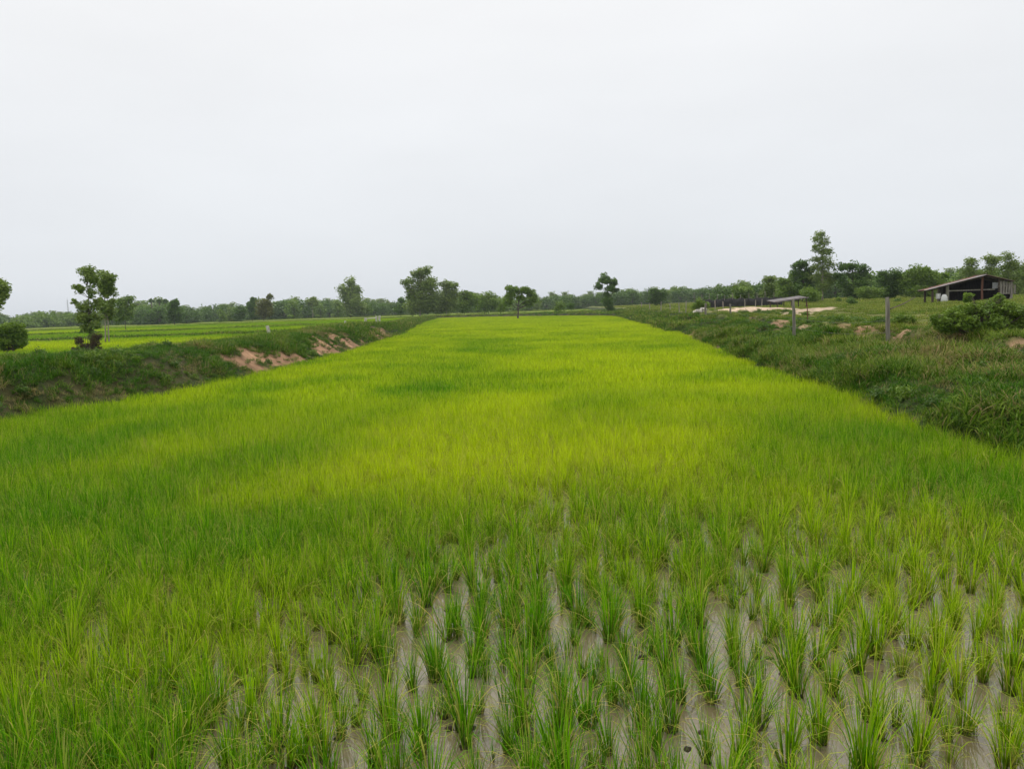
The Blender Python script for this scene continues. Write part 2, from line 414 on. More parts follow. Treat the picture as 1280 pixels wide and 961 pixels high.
def axis(lo, hi, step, far, grow):
    a = list(np.arange(lo, hi, step)); s = step
    while a[-1] < far: s *= grow; a.append(a[-1] + s)
    s = step; b = [lo]
    while b[-1] > -far: s *= grow; b.append(b[-1] - s)
    return np.array(sorted(set(b[1:] + a)))
gx = axis(-14, 16, 0.2, 2500, 1.09)
gy0 = list(np.arange(0, 64, 0.22)); s_ = 0.22
while gy0[-1] < 2500: s_ *= 1.025 if gy0[-1] < 300 else 1.09; gy0.append(gy0[-1] + s_)
s_ = 0.22; b_ = [0.0]
while b_[-1] > -400: s_ *= 1.2; b_.append(b_[-1] - s_)
gy = np.array(sorted(b_[1:] + gy0))
GX, GY = np.meshgrid(gx, gy)
GZ = height(GX, GY)
sw, scol = soil(GX, GY)
DL, DR, DE = xL(GY) - GX, GX - xR(GY), GY - yE(GX)
# soil is eroded: sunk and rough
GZ = GZ - 0.10 * sw * (fbm(GX * 2.1, GY * 2.1, 55)) * (DL > -0.5) - 0.05 * sw * (DR > 0)
tn = fbm(GX * 0.03, GY * 0.12, 61)[..., None]
turf = np.array((0.034, 0.052, 0.012)) * np.ones(GX.shape + (3,))  # turf colour darkened to paint in the left bank's shaded face
field = np.array((0.13, 0.21, 0.012)) * (1 - tn) + np.array((0.23, 0.28, 0.02)) * tn
meadow = np.array((0.10, 0.14, 0.03)) * (1 - tn) + np.array((0.24, 0.23, 0.08)) * tn
mudc = np.array((0.16, 0.12, 0.07))
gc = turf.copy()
plainmask = ((DL > 4.5) | (DE > 4)) & (DR < 0)
bundm = np.zeros(GX.shape)
for by, bw in BUNDS:
    wob = 16 * (vnoise(GX * 0.02, GX * 0 + by, 3) - 0.5)
    bundm = np.maximum(bundm, np.exp(-((GY - by - wob) / (bw * 1.3)) ** 2))
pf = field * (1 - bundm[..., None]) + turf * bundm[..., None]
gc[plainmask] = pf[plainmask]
rm = DR > 2.8; gc[rm] = meadow[rm]
inn = (DL < -0.7) & (DR < -0.8) & (DE < -0.4); gc[inn] = mudc
scol = scol * (.62 + .75 * fbm(GX * 3.1, GY * 2.2, 301))[..., None]
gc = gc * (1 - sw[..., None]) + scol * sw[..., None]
ny, nx = GX.shape
V = np.stack([GX, GY, GZ], -1).reshape(-1, 3)
gcf = gc.reshape(-1, 3)
ii = np.arange(ny * nx).reshape(ny, nx)
Q = np.stack([ii[:-1, :-1], ii[:-1, 1:], ii[1:, 1:], ii[1:, :-1]], -1).reshape(-1, 4)
cx = V[Q].mean(1)
cdl, cdr, cde = xL(cx[:, 1]) - cx[:, 0], cx[:, 0] - xR(cx[:, 1]), cx[:, 1] - yE(cx[:, 0])
isl = (cdl > -0.8) & (cdl < 4.6) & (cx[:, 1] > 1.5) & (cx[:, 1] < 176)
isr = (cdr > -1.05) & (cdr < 3.4) & (cx[:, 1] > 1.5) & (cx[:, 1] < 150)
def sub_ground(name, mask, label=None):
    q = Q[mask]; u, inv = np.unique(q, return_inverse=True)
    me = mesh_np(name, V[u], quads=inv.reshape(-1, 4), mat=M['ground'], smooth=True)
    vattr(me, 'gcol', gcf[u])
    o = link(bpy.data.objects.new(name, me)); o['kind'] = 'structure'
    return o
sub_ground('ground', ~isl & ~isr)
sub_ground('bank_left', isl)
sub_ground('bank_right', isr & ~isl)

# paddy water: one sheet up to the feet of the banks
wy = np.linspace(1.0, 180, 120); wv, wq = [], []
for k, y in enumerate(wy):
    a, b = float(xL(np.array(y))) - 0.4, float(xR(np.array(y))) + 0.4
    wv += [(a, y, 0.0), (b, y, 0.0)]
    if k: wq.append((2 * k - 2, 2 * k - 1, 2 * k + 1, 2 * k))
water = link(bpy.data.objects.new('paddy_water', mesh_np('paddy_water', wv, quads=wq, mat=M['water'])))
water['kind'] = 'structure'

# ------------------------------------------------------------------ blades and scattering
def blades(base, az, L, W, lean, droop, seg, rnd, dry, twist=0.6):
    """a strip of quads per blade, pointed; returns verts, quads, tris, col"""
    n = len(base); s = np.linspace(0, 1, seg + 1)
    d = np.stack([np.cos(az), np.sin(az)], -1)
    hx = lean[:, None] * L[:, None] * (0.35 * s + 0.65 * s ** 2)
    hz = L[:, None] * s * np.sqrt(np.maximum(1 - lean[:, None] ** 2 * 0.4, 0.2)) - droop[:, None] * L[:, None] * s ** 3
    P = np.zeros((n, seg + 1, 3))
    P[..., 0] = base[:, None, 0] + d[:, None, 0] * hx
    P[..., 1] = base[:, None, 1] + d[:, None, 1] * hx
    P[..., 2] = base[:, None, 2] + hz
    ta = az + math.pi / 2 + rng.uniform(-twist, twist, n)
    wv = np.stack([np.cos(ta), np.sin(ta), np.zeros(n)], -1)
    w = W[:, None] * np.minimum(1, 0.55 + s * 1.6) * (1 - s ** 2.2)
    Lf, Rt = P - wv[:, None] * w[..., None] * .5, P + wv[:, None] * w[..., None] * .5
    Vv = np.concatenate([Lf[:, :-1], Rt[:, :-1], P[:, -1:]], 1)          # seg + seg + 1
    m = 2 * seg + 1; off = (np.arange(n) * m)[:, None]
    q = []
    for k in range(seg - 1): q.append(np.stack([off[:, 0] + k, off[:, 0] + seg + k, off[:, 0] + seg + k + 1, off[:, 0] + k + 1], -1))
    quads = np.concatenate(q) if q else np.zeros((0, 4), int)
    tris = np.stack([off[:, 0] + seg - 1, off[:, 0] + 2 * seg - 1, off[:, 0] + 2 * seg], -1)
    C = np.zeros((n, m, 3))
    C[:, :seg, 0] = s[:-1]; C[:, seg:2 * seg, 0] = s[:-1]; C[:, -1, 0] = 1
    C[..., 1] = rnd[:, None]; C[..., 2] = dry[:, None]
    return Vv.reshape(-1, 3), quads, tris, C.reshape(-1, 3)
def join(parts):
    V, Qd, T, C = [], [], [], []; o = 0
    for v, q, t, c in parts:
        V.append(v); Qd.append(q + o); T.append(t + o); C.append(c); o += len(v)
    return np.concatenate(V), np.concatenate(Qd), np.concatenate(T), np.concatenate(C)
def blade_mesh(name, data, mat):
    v, q, t, c = data
    me = mesh_np(name, v, quads=q, tris=t, mat=mat)
    vattr(me, 'col', c)
    return me
U = rng.uniform

def scatter(name, pts, rot, scl, idx, tone, meshes, mat=None):
    """one 'stuff' object: the meshes instanced over the points by geometry nodes"""
    coll = bpy.data.collections.new(name + '_sources')
    for k, me in enumerate(meshes):
        coll.objects.link(bpy.data.objects.new('%s_%02d' % (name, k), me))
    me = bpy.data.meshes.new(name)
    me.vertices.add(len(pts)); me.vertices.foreach_set('co', np.asarray(pts, np.float32).ravel())
    for nm, ty, arr, key in (('rot', 'FLOAT_VECTOR', rot, 'vector'), ('scl', 'FLOAT_VECTOR', scl, 'vector'), ('idx', 'INT', idx, 'value'), ('tone', 'FLOAT', tone, 'value')):
        a = me.attributes.new(nm, ty, 'POINT')
        a.data.foreach_set(key, np.asarray(arr, np.int32 if ty == 'INT' else np.float32).ravel())
    o = link(bpy.data.objects.new(name, me)); o['kind'] = 'stuff'
    ng = bpy.data.node_groups.new(name, 'GeometryNodeTree')
    ng.interface.new_socket('Geometry', in_out='INPUT', socket_type='NodeSocketGeometry')
    ng.interface.new_socket('Geometry', in_out='OUTPUT', socket_type='NodeSocketGeometry')
    n, l = ng.nodes, ng.links
    gi, go = n.new('NodeGroupInput'), n.new('NodeGroupOutput')
    ci = n.new('GeometryNodeCollectionInfo'); ci.inputs['Collection'].default_value = coll
    ci.inputs['Separate Children'].default_value = True; ci.inputs['Reset Children'].default_value = True
    ip = n.new('GeometryNodeInstanceOnPoints'); ip.inputs['Pick Instance'].default_value = True
    def named(nm, ty):
        q = n.new('GeometryNodeInputNamedAttribute'); q.data_type = ty; q.inputs['Name'].default_value = nm
        return q.outputs['Attribute']
    er = n.new('FunctionNodeEulerToRotation')
    l.new(named('rot', 'FLOAT_VECTOR'), er.inputs[0]); l.new(er.outputs[0], ip.inputs['Rotation'])
    l.new(named('scl', 'FLOAT_VECTOR'), ip.inputs['Scale']); l.new(named('idx', 'INT'), ip.inputs['Instance Index'])
    l.new(gi.outputs[0], ip.inputs['Points']); l.new(ci.outputs[0], ip.inputs['Instance']); l.new(ip.outputs[0], go.inputs[0])
    md = o.modifiers.new('scatter', 'NODES'); md.node_group = ng
    return o

# ------------------------------------------------------------------ the rice
def clump(nb, spread, hmin, hmax, wid, nd, seg=4, lean=(0.12, 0.55)):
    az = U(0, 2 * math.pi, nb); r = spread * np.sqrt(U(0, 1, nb))
    base = np.stack([np.cos(az) * r, np.sin(az) * r, np.full(nb, -0.02)], -1)
    L = U(hmin, hmax, nb); le = U(*lean, nb)
    hook = U(0, 1, nb) < .34; droop = np.where(hook, U(.25, .75, nb), U(0, .12, nb)); le = np.where(hook, le + .25, le)
    g = blades(base, az + U(-.5, .5, nb), L, wid * U(.8, 1.2, nb), le, droop, seg, U(0, 1, nb), np.where(U(0, 1, nb) < .16, U(.25, .7, nb), 0))
    az = U(0, 2 * math.pi, nd)
    base = np.stack([np.cos(az) * spread, np.sin(az) * spread, np.full(nd, 0.0)], -1)
    d = blades(base, az, U(hmin * .8, hmax * .95, nd), wid * U(.7, 1.15, nd), U(.5, .95, nd), U(.3, .75, nd), 5, U(0, 1, nd), U(.45, 1.0, nd))
    return g, d
def stalks(spread, n=9):
    az = U(0, 2 * math.pi, n); r = spread * U(.5, 1.1, n)
    base = np.stack([np.cos(az) * r, np.sin(az) * r, np.full(n, -0.02)], -1)
    return blades(base, az, U(.08, .16, n), np.full(n, .012), U(.1, .5, n), np.zeros(n), 3, U(0, .4, n), U(.0, .5, n) * .6)
clumps = []
for k in range(12):
    nb = int(U(36, 58)); sp = U(.026, .045)
    g, d = clump(nb, sp, .22, .50, .0066, int(U(6, 13)), lean=(.05, .48))
    clumps.append((g, d, stalks(sp)))
rice_meshes = [blade_mesh('rice_clump', join(list(c)), M['rice']) for c in clumps]
small = []
for k in range(8):
    g, d = clump(int(U(14, 22)), U(.03, .06), .20, .43, .0066, 3, lean=(.05, .5))
    small.append(blade_mesh('rice_tuft', join([g, d]), M['rice']))
def patch(size, nb, h0, h1, wid, dryp=.06, seg=3, lean=(.05, .4), droopm=.15):
    base = np.stack([U(-size, size, nb), U(-size, size, nb), np.full(nb, -0.03)], -1)
    return blades(base, U(0, 6.28, nb), U(h0, h1, nb), wid * U(.7, 1.3, nb), U(*lean, nb), U(0, droopm, nb), seg, U(0, 1, nb), np.where(U(0, 1, nb) < dryp, U(.4, .9, nb), 0))
mid_p = [blade_mesh('rice_patch', patch(.30, 160, .18, .34, .012, lean=(.1, .65)), M['rice']) for k in range(6)]
far_p = [blade_mesh('rice_far_patch', patch(.75, 300, .18, .34, .034, lean=(.1, .7)), M['rice']) for k in range(4)]

LUSH = [(430, 521, 1.3, 3.2, .75), (330, 560, 1.4, 2.0, .4), (100, 610, 1.7, 1.8, .8), (30, 560, 2.2, 2.2, .5), (640, 606, 1.6, .9, .55), (1150, 575, 1.8, 1.3, .45), (990, 492, 1.0, 1.6, .6),
        (610, 428, 2.2, 11, .7), (560, 470, 1.6, 4.5, .5), (700, 480, 2.6, 3.5, .45), (520, 485, 1.2, 3, .5), (850, 455, 2.6, 4.5, .35), (880, 430, 2.6, 5, .35),
        (180, 515, 1.8, 3, .5), (270, 500, 1.5, 4, .35), (60, 720, 1.0, .9, .5), (740, 560, 1.2, 1.2, .35), (1080, 525, 1.0, 1.1, .4), (420, 640, 1.5, 1.0, .45)]
LUSH = [(onz(a, b, .3).x, onz(a, b, .3).y, c, d, e) for a, b, c, d, e in LUSH]
YEL = [(onz(a, b, .3).x, onz(a, b, .3).y, c, d, e) for a, b, c, d, e in
       ((520, 560, 2.2, 2.2, .35), (860, 555, 1.6, 2.0, .3), (760, 450, 3.0, 9, .3), (600, 495, 2.0, 3.5, .3), (930, 425, 1.4, 6, .25), (300, 590, 1.0, 1.2, .25), (820, 405, 4, 14, .3))]
def rice_tone(x, y):
    a = fbm(x * 0.32, y * 0.20, 101, 4); b = fbm(x * 1.1, y * 0.8, 111, 3)
    dist = np.interp(y, [3, 6, 9, 13, 22, 60], [.15, .30, .44, .55, .64, .67])  # lower tone nearby paints in the dark gaps seen between near plants
    c = fbm(x * .62, y * .45, 121, 3)
    t = dist + .60 * (a - .5) + .50 * (b - .5) + .80 * (c - .5)
    t = t - .18 * sstep(-2.6, -.4, xL(y) - x)       # greener along the left foot
    for sx, sy, rx, ry, k in LUSH: t = t - .5 * k * np.exp(-((x - sx) / rx) ** 2 - ((y - sy) / ry) ** 2)
    for sx, sy, rx, ry, k in YEL: t = t + 1.3 * k * np.exp(-((x - sx) / rx) ** 2 - ((y - sy) / ry) ** 2)
    return np.clip(t, 0, 1)
def sparse_zone(x, y):
    """1 where the plants stand far apart in open water"""
    e = 1.6 * (fbm(x * .7, y * .7, 131) - .5)
    left = np.interp(y, [2, 3.3, 6.3, 9, 12], [-1.25, -1.2, -1.6, -.4, 2.5])
    m = sstep(left - .5 + e * .6, left + .5 + e * .6, x) * sstep(11 + e * 2.5, 4.5 + e * 2.5, y + .10 * np.abs(x - 2.2))
    m = m * (1 - .5 * sstep(4.3, 6.5, y) * (1 - sstep(.42, .58, fbm(x * 1.6, y * .55, 137, 2))))
    return m
def in_field(x, y, ml=.0, mr=.0): return (x > xL(y) + ml) & (x < xR(y) - mr) & (y < yE(x) - .6)
# transplanted hills in loose rows
ys = np.arange(1.9, 17, .190); xs = np.arange(-11, 8, .200)
HX, HY = np.meshgrid(xs, ys)
HX = HX + rng.normal(0, .045, HX.shape) + .10 * (vnoise(HY * .5, HX * .5, 141) - .5); HY = HY + rng.normal(0, .05, HY.shape)
HX, HY = HX.ravel(), HY.ravel()
keep = in_field(HX, HY) & (np.abs(HX) < HY * .70 + 2.0) & (U(0, 1, HX.shape) > .11 * sparse_zone(HX, HY))
HX, HY = HX[keep], HY[keep]
# broadcast plants between them where the stand is dense
N = 44000
BX, BY = U(-11, 8, N), U(1.9, 17, N)
keep = in_field(BX, BY) & (np.abs(BX) < BY * .70 + 2.0) & (U(0, 1, N) > .86 * sparse_zone(BX, BY))
BX, BY = BX[keep], BY[keep]
tone_h, tone_b = rice_tone(HX, HY), rice_tone(BX, BY)
sc_h = (.86 - .12 * tone_h) * U(.62, 1.22, len(HX)); sc_b = (.80 - .12 * tone_b) * U(.62, 1.15, len(BX)) * (1 - .15 * sparse_zone(BX, BY))
hidx = rng.integers(0, 12, len(HX)); hrot = U(0, 6.28, len(HX))
dist = np.hypot(HX, HY)
infrm = (np.abs(HX) < HY * .635 + .05) & (HY > 3.25)
order = np.argsort(np.where(infrm, dist, 1e9))
single = np.zeros(len(HX), bool); single[order[:300]] = True
pts = [np.stack([HX, HY, 0 * HX], -1)[~single], np.stack([BX, BY, 0 * BX], -1)]
rot = np.zeros((sum(map(len, pts)), 3)); rot[:, 2] = U(0, 6.28, len(rot)); rot[:, :2] = rng.normal(0, .07, (len(rot), 2))
scl = np.concatenate([sc_h[~single], sc_b]); idx = np.concatenate([hidx[~single], 12 + rng.integers(0, 8, len(BX))])
tone = np.concatenate([tone_h[~single], tone_b])
# further off: patches
def grid(x0, x1, y0, y1, sp, jit=.5):
    X, Y = np.meshgrid(np.arange(x0, x1, sp), np.arange(y0, y1, sp))
    return (X + U(-jit, jit, X.shape) * sp).ravel(), (Y + U(-jit, jit, Y.shape) * sp).ravel()
PX, PY = grid(-12, 13, 14.5, 52, .38); k = in_field(PX, PY, .1, .1) & (np.abs(PX) < PY * .7 + 3); PX, PY = PX[k], PY[k]
FX, FY = grid(-18, 22, 48, 180, .95); k = in_field(FX, FY, .6, .6); FX, FY = FX[k], FY[k]
pts += [np.stack([PX, PY, 0 * PX], -1), np.stack([FX, FY, 0 * FX], -1)]
tp, tf = rice_tone(PX, PY), rice_tone(FX, FY)
tp = np.clip(tp + rng.normal(0, .07, len(tp)), 0, 1); tf = np.clip(tf + rng.normal(0, .05, len(tf)), 0, 1)
sc_p = (1.12 - .22 * tp) * U(.72, 1.18, len(PX)); sc_f = (1.10 - .2 * tf) * U(.9, 1.1, len(FX))
r2 = np.zeros((len(PX) + len(FX), 3)); r2[:, 2] = U(0, 6.28, len(r2))
rot = np.concatenate([rot, r2]); scl = np.concatenate([scl, sc_p, sc_f]); tone = np.concatenate([tone, tp, tf])
idx = np.concatenate([idx, 20 + rng.integers(0, 6, len(PX)), 26 + rng.integers(0, 4, len(FX))])
rice = scatter('rice_crop', np.concatenate(pts), rot, np.repeat(scl[:, None], 3, 1), idx, tone, rice_meshes + small + mid_p + far_p)

# the nearest plants one by one
part_m = []
for g, d, s in clumps:
    part_m.append((blade_mesh('leaves', g, M['rice']), blade_mesh('dry_leaves', d, M['rice']), blade_mesh('stalk_base', s, M['rice'])))
mound_m = []
for k in range(4):
    v = [(0, 0, .022)]; f = []
    for j, (rr, zz) in enumerate(((.020, .012), (.034, .003), (.045, -.02))):
        for i in range(9):
            a = 2 * math.pi * i / 9; q = rr * U(.75, 1.3)
            v.append((q * math.cos(a), q * math.sin(a), zz + U(-.004, .004)))
    for i in range(9):
        f.append((0, 1 + i, 1 + (i + 1) % 9))
        for j in (0, 1): f.append((1 + 9 * j + i, 1 + 9 * (j + 1) + i, 1 + 9 * (j + 1) + (i + 1) % 9, 1 + 9 * j + (i + 1) % 9))
    mound_m.append(mesh_np('mud_mound', v, f, mat=M['mud'], smooth=True))
N = 260
cxx, cyy = U(-2.5, 5.5, N), U(2.6, 10, N); k = (sparse_zone(cxx, cyy) > .4) & in_field(cxx, cyy)
cxx, cyy = cxx[k], cyy[k]
cr_ = np.zeros((len(cxx), 3)); cr_[:, 2] = U(0, 6.28, len(cxx)); cs = U(.3, .95, len(cxx))
scatter('mud_lumps', np.stack([cxx, cyy, 0 * cxx - .004], -1), cr_, np.stack([cs * U(.7, 1.5, len(cxx)), cs, cs * 1.2], -1), rng.integers(0, 4, len(cxx)), 0 * cxx, mound_m)
spz = sparse_zone(HX, HY)
for i in np.where(single)[0]:
    open_w = spz[i] > .45; big = sc_h[i] > .77; yel = tone_h[i] > .42
    if open_w:
        lab = ('tall ' if big else 'low ') + ('yellowish' if yel else 'fresh green') + ' rice plant rising from open muddy water'
        grp = 'rice plants in open water'
    else:
        lab = ('tall ' if big else 'low ') + ('yellowish' if yel else 'fresh green') + ' rice plant in the thick stand of rice'
        grp = 'rice plants in the thick stand'
    nd_ = len(clumps[hidx[i]][1][2])
    lab += ', many arching dry leaves' if nd_ >= 9 else ', few dry leaves'
    e = empty('rice_plant', (HX[i], HY[i], 0), hrot[i]); s = float(sc_h[i]); e.scale = (s, s, s)
    e.rotation_euler = (rng.normal(0, .06), rng.normal(0, .06), hrot[i])
    tag(e, lab, 'rice plant', lab[:lab.index(' rice')] + ' ' + grp + lab[lab.index(','):].replace(',', ' with'))
    for me in part_m[hidx[i]] + ((mound_m[i % 4],) if open_w else ()):
        c = link(bpy.data.objects.new(me.name.split('.')[0], me), e); c['tone'] = float(tone_h[i])

def leaf_cloud(lobes, n, size, sub=14, shell=.5, droop=.25, aspect=.45, clump=.36, depth=1.0, yoff=None):
    """leaf-sized diamonds gathered in sprays through the lobes' volumes; lobes = (x, z, rx, rz) in metres"""
    vol = np.array([rx * rz for x, z, rx, rz in lobes]) ** 1.0; vol = vol / vol.sum()
    Cs, Ss, Sh = [], [], []
    for (x, z, rx, rz), q in zip(lobes, vol):
        k = max(6, int(1.4 * sub * (q * len(lobes)) ** .7 + .5))
        yo = rng.normal(0, .35 * rx) if yoff is None else yoff
        for j in range(k):
            v = rng.normal(0, 1, 3); v /= np.linalg.norm(v); r = shell + (1 - shell) * U() if U() < .75 else U() * shell
            r *= .86
            c = np.array((x + v[0] * rx * r, yo + v[1] * rx * r * depth, z + v[2] * rz * r))
            m = max(6, int(n * q / k)); s = clump * (rx + rz) * .5 * U(.6, 1.25)
            off = rng.normal(0, 1, (m, 3)); nn = np.linalg.norm(off, axis=1)[:, None]; off = off / nn * np.minimum(nn, 1.9) * np.array((s, s, s * .72))
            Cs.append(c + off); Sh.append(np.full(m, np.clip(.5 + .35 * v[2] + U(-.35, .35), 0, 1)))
    P = np.concatenate(Cs); sh = np.concatenate(Sh); m = len(P)
    az = U(0, 6.28, m); el = rng.normal(-droop, .5, m)
    d = np.stack([np.cos(az) * np.cos(el), np.sin(az) * np.cos(el), np.sin(el)], -1)
    t = rng.normal(0, 1, (m, 3)); u = np.cross(d, t); u /= np.linalg.norm(u, axis=1)[:, None] + 1e-9
    L = size * U(.6, 1.3, m)[:, None]; W = L * aspect
    a, b = P - d * L * .5, P + d * L * .5
    Vv = np.stack([a, P - d * L * .08 + u * W * .5, b, P - d * L * .08 - u * W * .5], 1).reshape(-1, 3)
    q = np.arange(m * 4).reshape(-1, 4)
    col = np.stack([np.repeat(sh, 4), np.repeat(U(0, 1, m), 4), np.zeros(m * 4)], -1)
    return Vv, q, col
def crown_mesh(data, mat, name='crown'):
    v, q, c = data
    me = mesh_np(name, v, quads=q, mat=mat); vattr(me, 'col', c)
    return me

# ------------------------------------------------------------------ weeds and grass of the banks, meadow and neighbouring fields
tufts = [blade_mesh('grass_tuft', patch(.15, 90, .07, .25, .011, dryp=.06, lean=(.35, 1.0), droopm=.7), M['grass']) for k in range(6)]
drytuft = [blade_mesh('dry_tuft', patch(.16, 75, .06, .24, .010, dryp=.75, lean=(.45, 1.0), droopm=.8), M['grass']) for k in range(3)]
bigt = [blade_mesh('grass_mat', patch(.40, 170, .07, .25, .020, dryp=.12, lean=(.25, .95), droopm=.6), M['grass']) for k in range(5)]
farm = [blade_mesh('grass_far_mat', patch(1.1, 200, .10, .30, .06, dryp=.12, lean=(.2, .9), droopm=.5), M['grass']) for k in range(4)]
def slope_align(x, y):
    e = .25
    return (height(x + e, y) - height(x - e, y)) / (2 * e), (height(x, y + e) - height(x, y - e)) / (2 * e)
def put_grass(name, X, Y, scale, tone, idx, meshes, thin=.9, align=.7):
    w, _ = soil(X, Y)
    k = U(0, 1, len(X)) > w * thin
    X, Y, scale, tone, idx = X[k], Y[k], scale[k], tone[k], idx[k]
    Z = height(X, Y)
    sx, sy = slope_align(X, Y)
    rot = np.stack([np.arctan(sy) * align, -np.arctan(sx) * align, U(0, 6.28, len(X))], -1)
    return scatter(name, np.stack([X, Y, Z], -1), rot, np.repeat(scale[:, None], 3, 1), idx, tone, meshes)
def bank_tone(x, y):
    a = fbm(x * .8, y * .5, 201); b = fbm(x * 2.4, y * 2.0, 211, 3)
    return a, b
# left bank
X, Y = grid(-17, -6, 12, 60, .17); d = xL(Y) - X
k = (d > -.25) & (d < 4.8) & (Y < 45); X1, Y1 = X[k], Y[k]
X, Y = grid(-24, -6, 44, 178, .5); d = xL(Y) - X
k = (d > -.3) & (d < 4.6) & (Y < 176); X2, Y2 = X[k], Y[k]
Xa, Ya = np.concatenate([X1, X2]), np.concatenate([Y1, Y2])
a, b = bank_tone(Xa, Ya); d = xL(Ya) - Xa
tn_ = np.clip(.06 + 1.1 * (a - .5) + .7 * (b - .5) + .22 * sstep(1.6, 2.6, d), 0, 1)
scg = np.clip(-.35 + 2.6 * a, .65, 1.7) * U(.75, 1.2, len(Xa)) * np.where(d < .25, .7, 1.0)
drk = fbm(X1 * .75, Y1 * .55, 291) + .3 * (U(0, 1, len(X1)) - .5) > .66
put_grass('bank_grass', Xa, Ya, scg, tn_, np.concatenate([np.where(drk, 11 + rng.integers(0, 3, len(X1)), rng.integers(0, 6, len(X1))), 6 + rng.integers(0, 5, len(X2))]), tufts + bigt + drytuft)
# right bank
X, Y = grid(4, 16, 6.5, 46, .17); d = X - xR(Y)
k = (d > -.2) & (d < 4.2) & (X < Y * .72 + 2); X1, Y1 = X[k], Y[k]
X, Y = grid(8, 30, 45, 150, .55); d = X - xR(Y)
k = (d > -.3) & (d < 4.2); X2, Y2 = X[k], Y[k]
Xa, Ya = np.concatenate([X1, X2]), np.concatenate([Y1, Y2])
a, b = bank_tone(Xa, Ya); d = Xa - xR(Ya)
tn_ = np.clip(.10 + 1.5 * (a - .5) + .8 * (b - .5) + .15 * sstep(1.4, 3.2, d), 0, 1)
scg = np.clip(-.55 + 3.1 * a, .6, 1.9) * U(.75, 1.25, len(Xa)) * np.where(d > 2.2, .62, 1.0)
drk = fbm(X1 * .75, Y1 * .55, 291) + .3 * (U(0, 1, len(X1)) - .5) > .66
put_grass('bank_grass', Xa, Ya, scg, tn_, np.concatenate([np.where(drk, 11 + rng.integers(0, 3, len(X1)), rng.integers(0, 6, len(X1))), 6 + rng.integers(0, 5, len(X2))]), tufts + bigt + drytuft)
# broad-leaved weeds breaking up the turf
weeds = []
for k in range(8):
    lb = [(0, .12, .20, .13), (.14, .08, .13, .09), (-.12, .07, .12, .08)]
    weeds.append(crown_mesh(leaf_cloud(lb, 420, .060, sub=6, clump=.34, aspect=.5), M[('leaf_dark', 'leaf_mid', 'leaf_dark', 'leaf_mid')[k % 4]], 'weed'))
Xw = np.concatenate([U(5.5, 16, 2300), U(-14, -7.5, 900)]); Yw = np.concatenate([U(7.5, 48, 2300), U(13, 56, 900)])
dw = np.where(Xw > 0, Xw - xR(Yw), xL(Yw) - Xw)
k = (dw > -.1) & (dw < 4.5) & (fbm(Xw * .6, Yw * .45, 331) > .50); Xw, Yw = Xw[k], Yw[k]
put_grass('bank_weeds', Xw, Yw, U(.35, .95, len(Xw)), 0 * Xw, rng.integers(0, 8, len(Xw)), weeds, thin=1.0)
# meadow to the right
X, Y = grid(8, 70, 14, 90, .42); d = X - xR(Y)
k = (d > 3.6) & (X < Y * .72 + 3); X, Y = X[k], Y[k]
X2, Y2 = grid(10, 170, 85, 260, 1.5); k = (X2 - xR(Y2) > 3.6) & (X2 < Y2 * .72 + 4); X2, Y2 = X2[k], Y2[k]
Xa, Ya = np.concatenate([X, X2]), np.concatenate([Y, Y2])
a = fbm(Xa * .10, Ya * .07, 221); b = fbm(Xa * .5, Ya * .4, 231, 3)
tn_ = np.clip(.66 + 1.3 * (a - .5) + .7 * (b - .5), 0, 1)
near_edge = np.interp(Xa - xR(Ya), [3.5, 7, 12], [.5, .7, 1.0])
put_grass('meadow_grass', Xa, Ya, U(.5, 1.1, len(Xa)) * (.5 + .9 * b) * near_edge, tn_, np.concatenate([rng.integers(0, 5, len(X)), 5 + rng.integers(0, 4, len(X2))]), bigt + farm, thin=.97)
# neighbouring fields to the left and beyond the end dyke
X, Y = grid(-95, -8, 18, 175, .95); d = xL(Y) - X
k = (d > 4.2) & (-X < Y * .72 + 4); X, Y = X[k], Y[k]
bm = np.zeros(len(X))
for by, bw in BUNDS: bm = np.maximum(bm, np.exp(-((Y - by - 16 * (vnoise(X * 0.02, X * 0 + by, 3) - 0.5)) / (bw * 1.2)) ** 2))
w, _ = soil(X, Y); isb = (bm > .4)
k = (~isb) & (w < .4); RX, RY = X[k], Y[k]
tn_ = np.clip(np.interp(RY, [20, 60, 64, 170], [.60, .56, .42, .36]) + 1.3 * (fbm(RX * .05, RY * .10, 241) - .5) + .5 * (fbm(RX * .5, RY * .5, 251) - .5), 0, 1)
rr = np.zeros((len(RX), 3)); rr[:, 2] = U(0, 6.28, len(RX))
scatter('rice_crop', np.stack([RX, RY, height(RX, RY)], -1), rr, np.repeat(U(.7, 1.0, len(RX))[:, None], 3, 1), rng.integers(0, 4, len(RX)), tn_, far_p)
X, Y = grid(-150, 26, 56, 310, 1.25)
bm = np.zeros(len(X))
for by, bw in BUNDS: bm = np.maximum(bm, np.exp(-((Y - by - 16 * (vnoise(X * 0.02, X * 0 + by, 3) - 0.5)) / (bw * 1.2)) ** 2))
de = Y - yE(X); out_left = (xL(Y) - X > 4)
k = (((bm > .4) & (out_left | (de > 3))) | ((de > -.3) & (de < 7) & (xL(Y) - X < 4.5) & (X - xR(Y) < 3))) & (np.abs(X) < Y * .72 + 6)
X, Y = X[k], Y[k]
tn_ = np.clip(.34 + 1.2 * (fbm(X * .12, Y * .3, 261) - .5), 0, 1)
put_grass('dyke_grass', X, Y, U(.7, 1.3, len(X)), tn_, rng.integers(0, 4, len(X)), farm)

